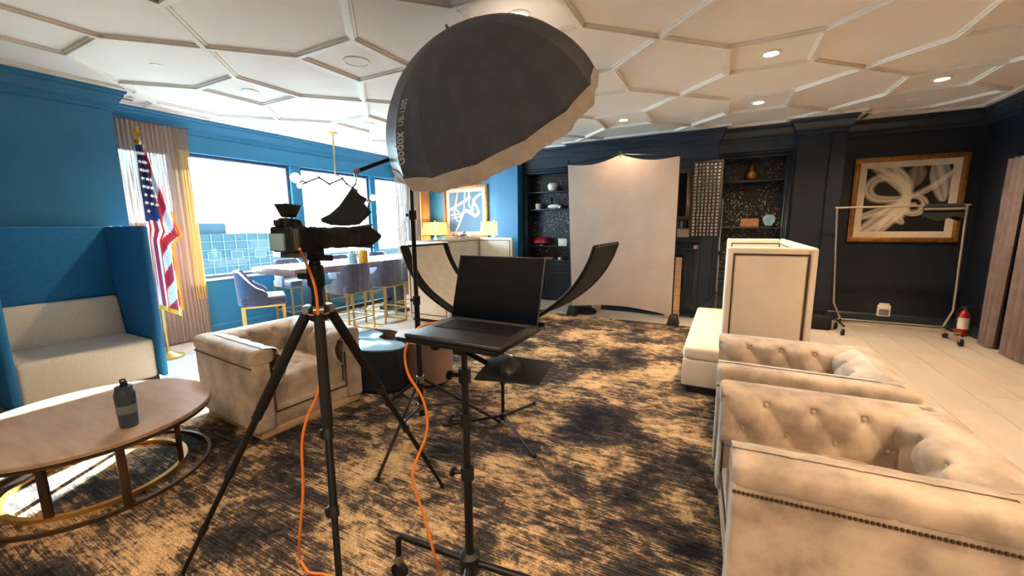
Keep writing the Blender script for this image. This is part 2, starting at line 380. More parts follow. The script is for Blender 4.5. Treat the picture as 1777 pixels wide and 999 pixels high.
struct(sweep([(.82, 7.2), (1.36, 7.2), (1.36, YB), (XR, YB), (XR, 7.06)], bb, 'baseboard_right', 'navy'))
# curtained doorway on the right wall
dr = bpy.data.objects.new('door_1', None); C.objects.link(dr); struct(dr); dr.location = (XR, 6.2, 0)
MB().box(XR-.03, XR, 6.98, 7.05, 0, 2.27).box(XR-.03, XR, 5.2, 5.27, 0, 2.27).box(XR-.03, XR, 5.27, 6.98, 2.2, 2.27).build('door_casing', 'navy', dr, bevel=.006)
MB().box(XR-.008, XR, 5.27, 6.98, .005, 2.2).build('door_panel', 'navy', dr)

# ceiling with its lattice of white mouldings
ceil = struct(MB().box(-6.62, 3.13, YN, 7.95, ZC, ZC+.12).build('ceiling', 'ceil'))
LX, LY, PER, HS = .243, 4.395, 1.63, .3375
def strip_mesh(L):
    o = MB().box(-L/2, L/2, -.038, .038, 2.945, ZC).box(-L/2, L/2, -.02, .02, 2.93, 2.945).build('trim_strip', 'trimw', smooth=False)
    d = o.data; bpy.data.objects.remove(o); return d
diag = (PER/2-HS)*math.sqrt(2); SM = {'s': strip_mesh(2*HS), 'd': strip_mesh(diag)}
def inroom(x, y): return (x > XW and y > 2.0 or x > XL+.1) and x < XR-.1 and y < 7.6
for i in range(-5, 3):
    for j in range(-5, 4):
        cx, cy = LX+PER*i, LY+PER*j
        segs = [('s', cx, cy+HS, 0), ('s', cx, cy-HS, 0), ('s', cx+HS, cy, PI/2), ('s', cx-HS, cy, PI/2)]
        q = (HS+PER/2)/2
        segs += [('d', cx+sx*q, cy+sy*q, math.atan2(sy, sx)) for sx in (1, -1) for sy in (1, -1)]
        for kd, x, y, a in segs:
            if not inroom(x, y) or not visible((x, y, 2.93), 220): continue
            o = bpy.data.objects.new('trim_strip', SM[kd]); C.objects.link(o); o.parent = ceil
            o.matrix_basis = Matrix.Translation((x, y, 0)) @ Matrix.Rotation(a, 4, 'Z')

# recessed lights
def downlight(x, y, label, group, power=DOWN_W):
    t = thing('recessed_light', label, 'ceiling light', (x, y, ZC), 0, group)
    MB().lathe([(.085, ZC), (.085, ZC-.008), (.06, ZC-.012), (.055, ZC-.002)], (x, y, 0), 24, cap=False).build('trim_ring', 'trimw', t)
    MB().lathe([(.056, ZC-.004), (.02, ZC-.006), (.001, ZC-.006)], (x, y, 0), 20, cap=False).build('lens', 'glow', t)
    ld = bpy.data.lights.new('downlight_lamp', 'SPOT'); ld.energy = power; ld.color = WARM; ld.spot_size = math.radians(140); ld.spot_blend = 1.0; ld.shadow_soft_size = .05
    l = bpy.data.objects.new('downlight_lamp', ld); C.objects.link(l); l.parent = t; l.location = (0, 0, -.03)
    return t
gx = lambda i: LX+PER*i
gy = lambda j: LY+PER*j
for i, j, lb in ((0, 0, 'lit recessed light in the ceiling square above the cream booth'), (0, 1, 'lit recessed light in the ceiling in front of the right-hand bookcase'), (1, 1, 'lit recessed light in the ceiling above the clothes rack'),
                 (-1, 1, 'lit recessed light in the ceiling above the grey backdrop'), (-3, -1, 'lit recessed light in the ceiling near the window curtain and flag'), (-1, -1, 'lit recessed light peeking over the top of the black umbrella')):
    downlight(gx(i), gy(j), lb, 'lit recessed ceiling lights', DOWN_W*(.35 if (i, j) == (-1, 1) else 1))
for i, j in ((0, -3), (1, -2), (1, -3), (-1, -3), (0, -4), (1, -1)):
    downlight(gx(i), gy(j), 'recessed ceiling light in the part of the room nearer than the photographed furniture', 'recessed ceiling lights behind the viewpoint')
for i, j, lb in ((-2, -1, 'round white ceiling speaker beside the black umbrella'), (-3, 0, 'small round white ceiling speaker near the branching pendant')):
    t = thing('ceiling_speaker', lb, 'speaker', (gx(i), gy(j), ZC)); r = .1 if j < 0 else .08
    MB().lathe([(r+.012, ZC), (r+.012, ZC-.01), (r, ZC-.012), (r, ZC-.004)], (gx(i), gy(j), 0), 28, cap=False).build('rim', 'trimw', t)
    MB().lathe([(r, ZC-.006), (.001, ZC-.009)], (gx(i), gy(j), 0), 24, cap=False).build('grille', 'ceil', t)
for (px, py), lb in (((272, 113), 'flat round sprinkler cover in the ceiling above the blue booth'), ((448, 212), 'flat round sprinkler cover in the ceiling near the window crown moulding'), ((1415+170, 173), 'small round sprinkler cover in the ceiling before the right painting')):
    p = onz(px, py, ZC); tag(MB().lathe([(.05, ZC), (.05, ZC-.006), (.001, ZC-.008)], (p.x, p.y, 0), 20, cap=False).build('sprinkler_cover', 'trimw'), lb, 'sprinkler')
for (px, py), lb, a in (((195, 166), 'black slot air diffuser in the ceiling corner beside the window curtain', PI/2), ((1500, 201), 'black slot air diffuser in the ceiling by the dark pilaster', PI/2)):
    p = onz(px, py, 2.93); mt = Matrix.Translation((p.x, p.y, 0)) @ Matrix.Rotation(a, 4, 'Z')
    t = thing('slot_diffuser', lb, 'air vent', (p.x, p.y, 2.93), a)
    MB().box(-.2, .2, -.045, .045, -.006, 0).build('frame', 'trimw', t, local=True); MB().box(-.17, .17, -.018, .018, -.009, -.006).build('slot', 'black', t, local=True)

# rug
rx0, rx1, ry0, ry1 = -3.66, .62, -1.2, 6.29
tag(MB().box(rx0, rx1, ry0, ry1, .0004, RZ).build('area_rug', 'rug', bevel=.003), 'large distressed charcoal and tan rug covering the lounge floor', 'rug')

# buildings outside
def building(name, label, x, y0, y1, z1, dep, parts):
    t = thing(name, label, 'building', (x, (y0+y1)/2, -40))
    MB().box(x-dep, x, y0, y1, -40, z1).build('block', 'bldg', t, smooth=False); return t
b1 = building('office_building', 'hazy blue office block with gridded facade seen through the left window pane', -40, 9, 24.4, 1.0, 14, 1)
MB().box(-52, -40.5, 9, 20.6, 1.0, 1.95).build('penthouse', 'bldg', b1, smooth=False)
for k in range(15):
    y = 10+k*1.0; MB().box(-40, -39.93, y, y+.05, -20, 1.0).build('panel_joint', 'bldgl', b1, smooth=False)
for k in range(8):
    z = .3-k*.75; MB().box(-40, -39.94, 9, 24.4, z, z+.04).build('panel_joint', 'bldgl', b1, smooth=False)
for y in (18.6, 20.5, 22.6):
    wo = MB().box(-40, -39.9, y, y+1.05, -1.35, -.55).build('window', 'bldgl', b1, smooth=False); MB().box(-39.9, -39.87, y+.08, y+.97, -1.28, -.62).build('pane', 'bldgw', wo, smooth=False)
tag(MB().box(-600, -30, -500, 600, -40.5, -40).build('city_ground', 'cityground', smooth=False), 'pale hazy city ground far below the windows', 'ground')
building('distant_tower', 'pale low building on the horizon beyond the middle window pane', -110, 62, 120, -6.5, 30, 0)

# ================================================================ built-in bookcases and fireplace
def bookcase(x0, x1, yf, ox0, ox1, zb, shelves, label):
    t = thing('built_in_bookcase', label, 'bookcase', ((x0+x1)/2, yf, 0), 0, 'navy built-in bookcases')
    MB().box(x0, ox0, yf, YB, zb, 2.49).box(ox1, x1, yf, YB, zb, 2.49).box(x0, x1, yf, YB, 2.49, ZC).build('casing', 'navy', t, smooth=False)
    MB().box(ox0, ox1, 7.70, YB, zb, 2.49).build('back_panel', 'speckle', t, smooth=False)
    for k, (wd, dp, off) in enumerate(((.035, .03, .0), (.02, .018, .035), (.03, .026, .055))):
        f = MB(); a, b, z1 = ox0-off-wd, ox1+off+wd, 2.49+off+wd
        f.box(a, a+wd, yf-dp, yf, zb, z1).box(b-wd, b, yf-dp, yf, zb, z1).box(a+wd, b-wd, yf-dp, yf, z1-wd, z1)
        f.build('casing_moulding', 'navy', t, bevel=.004)
    for z in shelves: MB().box(ox0, ox1, yf+.06, 7.70, z-.022, z).build('shelf', 'navy', t, bevel=.003)
    MB().box(x0, x1, yf-.02, YB, zb-.035, zb).build('counter', 'navy', t, bevel=.005)
    MB().box(x0, x1, yf, YB, 0, zb-.035).build('cabinet', 'navy', t)
    mid = (x0+x1)/2
    for a, b in ((x0+.06, mid-.02), (mid+.02, x1-.06)):
        d = MB(); frame_xz(d, a, b, zb-.2, zb-.06, yf, .02, .015); d.build('drawer', 'navy', t, bevel=.004)
        d = MB(); frame_xz(d, a, b, .16, zb-.23, yf, .03, .015); d.build('cabinet_door', 'navy', t, bevel=.004)
    return t
zs = [ony(950, 332.5, 7.55).z, ony(950, 362.5, 7.55).z, ony(950, 426, 7.55).z]
bookcase(-3.68, -2.55, 7.42, -3.56, -2.67, .8, zs, 'navy built-in bookcase with glittering back, left of the grey backdrop')
zr = [ony(1300, 314, 7.55).z, ony(1300, 394, 7.55).z]
bookcase(-.2, .82, 7.38, -.1, .72, .8, zr, 'navy built-in bookcase with glittering back, behind the cream booth')
# things on the shelves
def on(px, py, z, Y=7.55): p = ony(px, py, Y); return (p.x, Y, z)
def vase(name, label, cat, p, prof, mat):
    return tag(MB().lathe(prof, p, 20).build(name, mat), label, cat)
t = thing('apple_ornament', 'cream ceramic apple ornament on the top shelf of the left bookcase', 'ornament', on(959, 332, zs[0]))
p = on(959, 332, zs[0]); MB().lathe([(.03, 0), (.075, .02), (.1, .08), (.1, .12), (.07, .155), (.02, .15), (.002, .14)], p, 22).build('body', 'white', t); MB().tube([(p[0], p[1], p[2]+.14), (p[0]+.012, p[1], p[2]+.19)], .006).build('stem', 'bronze', t)
p = on(934, 362, zs[1]); t = thing('lidded_cup', 'small ribbed white cup at the left end of the second shelf', 'cup', p)
MB().lathe([(.05, 0), (.055, .11), (.048, .11), (.045, .012)], p, 18).build('cup_body', 'white', t)
p = on(961, 362, zs[1]); t = thing('bird_figurine', 'white reclining bird figurine on the second shelf of the left bookcase', 'figurine', p)
MB().sphere((p[0], p[1], p[2]+.045), (.13, .05, .045)).build('body', 'white', t); MB().sphere((p[0]+.13, p[1]-.01, p[2]+.035), (.04, .03, .034)).build('head', 'white', t); MB().lathe([(.028, .0), (.02, .06), (.03, .1), (.015, .13)], (p[0]-.05, p[1], p[2]+.088), 12).build('crest', 'black', t)
p = on(940, 425, zs[2]); t = thing('red_glass_bowl', 'upturned glossy red glass bowl on a small foot on the third shelf', 'bowl', p)
MB().lathe([(.05, 0), (.045, .015), (.02, .03), (.02, .05)], p, 16).build('foot', 'white', t)
MB().lathe([(.17, .05), (.175, .06), (.16, .11), (.11, .155), (.05, .175), (.001, .178)], p, 28, cap=False).build('bowl', 'red', t)
p = on(978, 425, zs[2]); t = thing('gift_box', 'plain white box beside the red bowl on the third shelf', 'box', p)
MB().box(p[0]-.09, p[0]+.09, p[1]-.06, p[1]+.06, p[2], p[2]+.115).build('box_body', 'white', t, bevel=.004); MB().box(p[0]-.094, p[0]+.094, p[1]-.064, p[1]+.064, p[2]+.115, p[2]+.145).build('lid', 'white', t, bevel=.004)
p = on(953, 455, .8, 7.5); t = thing('book_stack', 'short stack of brown books on the left bookcase counter', 'books', p)
MB().box(p[0]-.1, p[0]+.1, p[1]-.07, p[1]+.07, .8, .83).build('lower_book', 'bronze', t, bevel=.003); MB().box(p[0]-.09, p[0]+.09, p[1]-.065, p[1]+.065, .83, .86).build('upper_book', 'plaque', t, bevel=.003)
p = on(971, 455, .8, 7.5); t = thing('tea_cup', 'white cup on its saucer on the left bookcase counter', 'cup', p)
MB().lathe([(.03, 0), (.075, .012), (.07, .016), (.03, .01)], p, 18).build('saucer', 'white', t); MB().lathe([(.02, .012), (.035, .04), (.038, .065), (.034, .065), (.02, .02)], p, 16).build('cup_body', 'white', t)
p = on(1303, 314, zr[0]); t = thing('pear_ornament', 'golden pear ornament on the upper shelf of the right bookcase', 'ornament', p)
MB().lathe([(.05, 0), (.09, .03), (.1, .08), (.08, .14), (.045, .2), (.035, .25), (.02, .27), (.002, .272)], p, 24).build('body', 'gold', t); MB().tube([(p[0], p[1], p[2]+.265), (p[0]+.01, p[1], p[2]+.32)], .006).build('stem', 'bronze', t)
p = on(1300, 394, zr[1]); t = thing('carved_plaque', 'small tan carved plaque standing on the lower shelf of the right bookcase', 'plaque', p)
MB().box(p[0]-.125, p[0]+.125, p[1]-.015, p[1]+.015, p[2], p[2]+.135).build('slab', 'plaque', t, bevel=.006); fr = MB(); frame_xz(fr, p[0]-.11, p[0]+.11, p[2]+.015, p[2]+.12, p[1]-.015, .012, .005); fr.build('carved_border', 'plaque', t)
p = on(1333, 394, zr[1]); t = thing('agate_slice', 'pale blue agate slice on a stand in the right bookcase', 'ornament', p)
pl = [(.08*math.cos(a)*(1+.15*math.sin(3*a)), .105+.1*math.sin(a)*(1+.1*math.cos(2*a))) for a in [2*PI*k/18 for k in range(18)]]
MB().prism(pl, lambda a, b: Vector((p[0]+a, p[1]-.012, p[2]+b)), lambda a, b: Vector((p[0]+a, p[1]+.012, p[2]+b))).build('slice', 'agate', t); MB().box(p[0]-.05, p[0]+.05, p[1]-.03, p[1]+.03, p[2], p[2]+.02).build('stand', 'black', t)

# fireplace surround
t = thing('fireplace_surround', 'navy fireplace surround with pale stone mantel half hidden by the grey backdrop', 'fireplace', (-1.38, 7.1, 0))
MB().box(-2.32, -.47, 6.96, 7.22, 1.285, 1.42).build('mantel_shelf', 'stone', t, bevel=.006)
MB().box(-2.42, -.36, 7.0, 7.22, 1.215, 1.25).box(-2.38, -.40, 6.98, 7.22, 1.25, 1.285).build('mantel_moulding', 'navy', t, bevel=.006)
MB().box(-2.4, -2.02, 7.06, 7.22, 0, 1.215).build('pilaster', 'navy', t, bevel=.006); MB().box(-.60, -.37, 7.06, 7.22, 0, 1.215).build('pilaster', 'navy', t, bevel=.006)
MB().box(-2.02, -.60, 7.1, 7.22, 1.0, 1.215).build('frieze', 'navy', t); MB().box(-2.02, -.60, 7.16, 7.2195, .02, 1.0).build('firebox_panel', 'black', t)
f = MB(); frame_xz(f, -.565, -.405, .2, 1.1, 7.06, .025, .018); f.build('pilaster_moulding', 'navy', t, bevel=.003)
MB().box(-.45, -.385, 7.02, 7.06, 1.1, 1.16).build('corner_block', 'stone', t, bevel=.004)
MB().box(-2.45, -.33, 6.95, 7.22, 0, .035).build('hearth', 'navy', t, bevel=.004)
tag(MB().box(-.80, -.585, 6.70, 6.73, .0, .985).build('wood_board', 'wood', bevel=.003), 'narrow pale oak board standing upright beside the grey backdrop', 'board')
for k, (px, lb, mt) in enumerate(((1172, 'blue-grey candle cup on the mantel, nearest the grey backdrop', 'bottleb'), (1186, 'black candle cup on the mantel, middle of three', 'blackpl'), (1200, 'black candle cup at the right end of the mantel', 'blackpl'))):
    p = ony(px, 396, 7.07); q = (p.x, 7.07, 1.42)
    t = thing('candle_cup', lb, 'candle', q, 0, 'candle cups on the mantel'); MB().lathe([(.055, 0), (.058, .12), (.05, .12), (.048, .09)], q, 18).build('cup', mt, t); MB().lathe([(.047, .092), (.001, .094)], q, 14, cap=False).build('wax', 'white', t)
t = thing('wall_mirror', 'dark framed mirror above the mantel, only its brown right edge showing', 'mirror', (-1.35, 7.2, 1.5))
f = MB(); frame_xz(f, -2.12, -.55, 1.56, 2.36, 7.2, .06, .04); f.build('mirror_frame', 'bronze', t, bevel=.004); MB().box(-2.06, -.61, 7.185, 7.2, 1.62, 2.3).build('mirror_glass', 'screen', t)

# framed smoke prints
def picture(x0, x1, z0, z1, y, art, label, fw=.065):
    t = thing('framed_print', label, 'painting', ((x0+x1)/2, y, z0))
    for a, b, c, d in ((x0, x1, z1-fw, z1), (x0, x1, z0, z0+fw), (x0, x0+fw, z0+fw, z1-fw), (x1-fw, x1, z0+fw, z1-fw)):
        MB().box(a, b, y-.05, y, c, d).box(a+.012, b-.012, y-.06, y-.05, c+.012, d-.012).build('frame_rail', 'frame', t, bevel=.006)
    MB().box(x0+fw, x1-fw, y-.022, y-.002, z0+fw, z1-fw).build('mat_board', 'matbd', t)
    mw = .085; a0, a1, b0, b1 = x0+fw+mw, x1-fw-mw, z0+fw+mw, z1-fw-mw; N = 110
    bgc, hic, ribbons = art
    o = MB().grid(lambda u, v: (a0+(a1-a0)*u, y-.0235, b1-(b1-b0)*v), N, N).build('print', 'ink', t, smooth=False)
    import numpy as np
    co = np.empty(len(o.data.vertices)*3); o.data.vertices.foreach_get('co', co); co = co.reshape(-1, 3)
    off = root_matrix(t).translation; U_ = (co[:, 0]+off.x-a0)/(a1-a0); V_ = (b1-co[:, 2]-off.z)/(b1-b0); acc = np.zeros(len(co))
    for sd, (pts, w_, br) in enumerate(ribbons):
        cs = np.array([(c.x, c.y) for c in catmull([(p[0], p[1], 0) for p in pts], 26)]); tg = np.gradient(cs, axis=0); tg /= np.linalg.norm(tg, axis=1)[:, None]+1e-9
        d2 = (U_[:, None]-cs[None, :, 0])**2+(V_[:, None]-cs[None, :, 1])**2; i = d2.argmin(1); l_ = i/(len(cs)-1)
        sg = (U_-cs[i, 0])*-tg[i, 1]+(V_-cs[i, 1])*tg[i, 0]
        d = np.sqrt(d2[np.arange(len(i)), i])/(w_*(.4+.6*np.sin(np.pi*np.minimum(1, l_*.9+.08)))); k = np.sign(sg)*d
        f = np.where(d < 1, (1-d**3)*(.42+.58*np.abs(np.sin(k*3.4+sd*1.7+l_*2.5)))*br+.25*br*np.maximum(0, 1-np.abs(d-.85)/.13), 0); acc = acc+f*(1-acc*.7)
    acc = np.clip(acc, 0, 1)[:, None]; col = np.ones((len(co), 4)); col[:, :3] = np.array(bgc[:3])*(1-acc)+np.array(hic[:3])*acc
    ca = o.data.color_attributes.new('ink', 'FLOAT_COLOR', 'POINT'); ca.data.foreach_set('color', col.ravel())
ART_R = (S(13, 12, 13), S(228, 214, 192), [([(-.02, 1.02), (.2, .86), (.42, .66), (.53, .48)], .13, .85), ([(.18, 1.05), (.3, .88), (.46, .68), (.54, .5)], .09, .7), ([(-.05, .78), (.18, .7), (.4, .6), (.53, .47)], .08, .8),
    ([(.53, .46), (.36, .5), (.13, .47), (.04, .33), (.12, .18), (.3, .16), (.46, .3), (.53, .45)], .075, .75), ([(.08, -.05), (.28, .08), (.46, .27), (.54, .46)], .13, .9), ([(.3, -.05), (.42, .1), (.5, .3), (.54, .46)], .07, .6),
    ([(.54, .46), (.68, .4), (.84, .28), (1.04, .06)], .05, .85), ([(.62, .0), (.6, .14), (.56, .3)], .12, .35), ([(.84, -.05), (.88, .2), (.93, .5)], .13, .75), ([(.54, .46), (.67, .47), (.74, .57), (.68, .7), (.56, .7), (.54, .6), (.63, .57)], .055, .85), ([(.5, .48), (.5, .62), (.45, .78), (.5, .86)], .09, .7)])
ART_L = (S(92, 126, 150), S(236, 234, 224), [([(.28, -.02), (.22, .2), (.17, .38), (.02, .44)], .03, .9), ([(.62, -.02), (.58, .16), (.36, .28), (.02, .42)], .045, .9), ([(.5, -.02), (.48, .12), (.52, .2)], .04, .6), ([(.17, .38), (.16, .55), (.22, .7), (.32, .76)], .03, .8), ([(.17, .36), (.26, .47), (.34, .54)], .025, .7),
    ([(.98, .06), (.8, .16), (.72, .34), (.66, .45)], .05, .8), ([(.72, .2), (.82, .36), (.88, .52), (.78, .6), (.62, .5), (.48, .48), (.38, .62), (.3, .8), (.18, 1.0)], .05, 1), ([(.74, .42), (.66, .5), (.52, .5)], .05, .9), ([(.46, .28), (.45, .45), (.34, .6), (.06, .66)], .03, .8), ([(.04, .58), (.2, .56), (.36, .54)], .025, .7), ([(.66, .1), (.6, .3), (.66, .42)], .03, .6)])
picture(1.595, 2.79, 1.21, 2.405, YB, ART_R, 'gilt framed black and white smoke print on the dark right wall')
picture(-5.88, -4.68, 1.22, 2.4, YB, ART_L, 'gilt framed white smoke print on blue, above the two lamps')

# ================================================================ curtains and flag
def curtain(mb, x, y0, y1, z0, z1, n, amp, nv=14, taper=0, seed=0, mif=None):
    rnd = random.Random(seed); ph = [rnd.uniform(-.35, .35) for _ in range(n+2)]
    def fn(u, v):
        w_ = 1-taper*(1-v)**2; y = (y0+y1)/2+(u-.5)*(y1-y0)*w_
        k = u*n; i = int(k); p = ph[i]*(1-(k-i))+ph[i+1]*(k-i)
        return (x+amp*math.sin(2*PI*k+p)*(.6+.4*(1-v)), y, z0+(z1-z0)*v)
    return mb.grid(fn, n*8, nv, mif=mif)
t = thing('sheer_curtain', 'sheer taupe curtain with gold edge hanging beside the flag', 'curtain', (-6.26, 2.44, 0))
curtain(MB(), -6.26, 2.06, 2.74, .02, 2.76, 15, .022, seed=1).build('curtain_panel', 'sheer', t)
curtain(MB(), -6.255, 2.72, 2.85, .55, 2.5, 4, .022, seed=2).build('gold_band', 'sheergold', t); curtain(MB(), -6.26, 2.70, 2.85, 2.5, 2.76, 4, .022, seed=2).build('curtain_heading', 'sheer', t); curtain(MB(), -6.26, 2.70, 2.85, .02, .56, 4, .022, seed=2).build('curtain_hem', 'sheer', t)
MB().tube([(-6.26, 2.02, 2.77), (-6.26, 2.88, 2.77)], .012).build('curtain_rod', 'winmetal', t)
t = thing('sheer_curtain', 'sheer taupe curtain at the far end of the windows behind the umbrella stand', 'curtain', (-6.26, 6.9, 0))
curtain(MB(), -6.26, 6.56, 7.3, .02, 2.76, 15, .022, seed=3).build('curtain_panel', 'sheer', t); MB().tube([(-6.26, 6.5, 2.77), (-6.26, 7.34, 2.77)], .012).build('curtain_rod', 'winmetal', t)
t = thing('gold_drape', 'opaque golden brown drape in the corner beside the left lamp', 'curtain', (-6.22, 7.5, 0))
curtain(MB(), -6.29, 7.36, 7.7, .02, 2.72, 5, .03, seed=4).build('curtain_panel', 'goldcur', t); MB().tube([(-6.29, 7.33, 2.725), (-6.29, 7.72, 2.725)], .012).build('curtain_rod', 'winmetal', t)
for y0, y1, tp, lb, sd in ((6.6, 6.96, .35, 'narrow mauve drape gathered against the doorway casing on the right wall', 5), (5.35, 6.5, .06, 'wide mauve drape at the right edge beyond the dark doorway gap', 6)):
    t = thing('door_drape', lb, 'curtain', (2.84, (y0+y1)/2, 0))
    curtain(MB(), 2.84, y0, y1, .02, 2.2, max(3, int((y1-y0)*7)), .04, taper=tp, seed=sd).build('curtain_panel', 'curtain', t); MB().tube([(2.84, y0-.02, 2.205), (2.84, y1+.02, 2.205)], .012).build('curtain_rod', 'bronze', t)

t = thing('flag', 'furled stars and stripes flag with gold fringe on a pole behind the blue booth', 'flag', (-5.78, 2.12, 0))
FX, FY = -5.72, 2.13
MB().lathe([(.15, 0), (.15, .02), (.06, .05), (.03, .08)], (FX, FY, 0), 20).build('pole_base', 'brass', t)
MB().cyl((FX, FY, .06), (FX, FY, 2.42), .014, n=10).build('pole', 'brass', t)
e = MB().sphere((FX, FY, 2.44), .03); e.build('finial', 'gold', t)
MB().add([(FX, FY, 2.46), (FX+.03, FY-.06, 2.55), (FX, FY-.02, 2.56), (FX, FY, 2.63), (FX, FY+.02, 2.56), (FX+.03, FY+.06, 2.55), (FX+.035, FY, 2.5), (FX-.03, FY, 2.5)],
         [(0, 1, 2, 6), (6, 2, 3), (6, 3, 4), (0, 6, 4, 5), (0, 7, 2, 1), (7, 3, 2), (7, 4, 3), (0, 5, 4, 7)]).build('eagle', 'gold', t)
def flag_pt(u, v):           # u across, v from top to hem
    wl = .035+.03*v; wr = .03+.225*(v/.5)**1.15 if v < .5 else .255-.1*min(1, (v-.5)/.06)+.04*(v-.5)
    y = FY-wl+(wl+wr)*u; z = 2.4-1.78*v-.16*u*v
    return (FX+.03+.035*math.sin(u*PI*5+v*2)*(.3+v*.7)+.03*u, y, z)
def flag_mi(u, v):
    if v > .975: return 3
    if v < .40+.06*(1-u) and u < .55+.6*(.4-v): return 0
    k = int((u*3.2+v*9.5)) if u > .55 else int(u*11)
    return 1 if k % 2 else 2
MB().grid(flag_pt, 44, 70, mif=flag_mi).build('cloth', ['fblue', 'fred', 'fwhite', 'fgold'], t, thick=.003)
fr = MB()
for k in range(40):
    a = flag_pt(1, k/40*.6+.36); b = flag_pt(1, (k+1)/40*.6+.36); fr.add([a, b, (b[0], b[1]+.025, b[2]-.01), (a[0], a[1]+.025, a[2]-.01)], [(0, 1, 2, 3)])
fr.build('fringe', 'fgold', t, thick=.003)
for k in range(22):
    v = .05+.34*(k//3)/7; u = (.18, .42, .62)[k % 3]*(1 if k//3 % 2 else .85)
    a = Vector(flag_pt(u, v))+Vector((.012, -.004, 0)); r = .024; rt = random.uniform(0, 1)
    vs = [a+Vector((0, 0, 0))]+[a+Vector((0, math.cos(PI*q/5+rt), math.sin(PI*q/5+rt)))*(r if q % 2 == 0 else r*.42) for q in range(10)]
    MB().add([w_+Vector((.004, 0, 0)) for w_ in vs]+[vs[0]], [(0, q+1, (q+1) % 10+1) for q in range(10)]+[(11, (q+1) % 10+1, q+1) for q in range(10)]).build('star', 'fwhite', t, smooth=False)

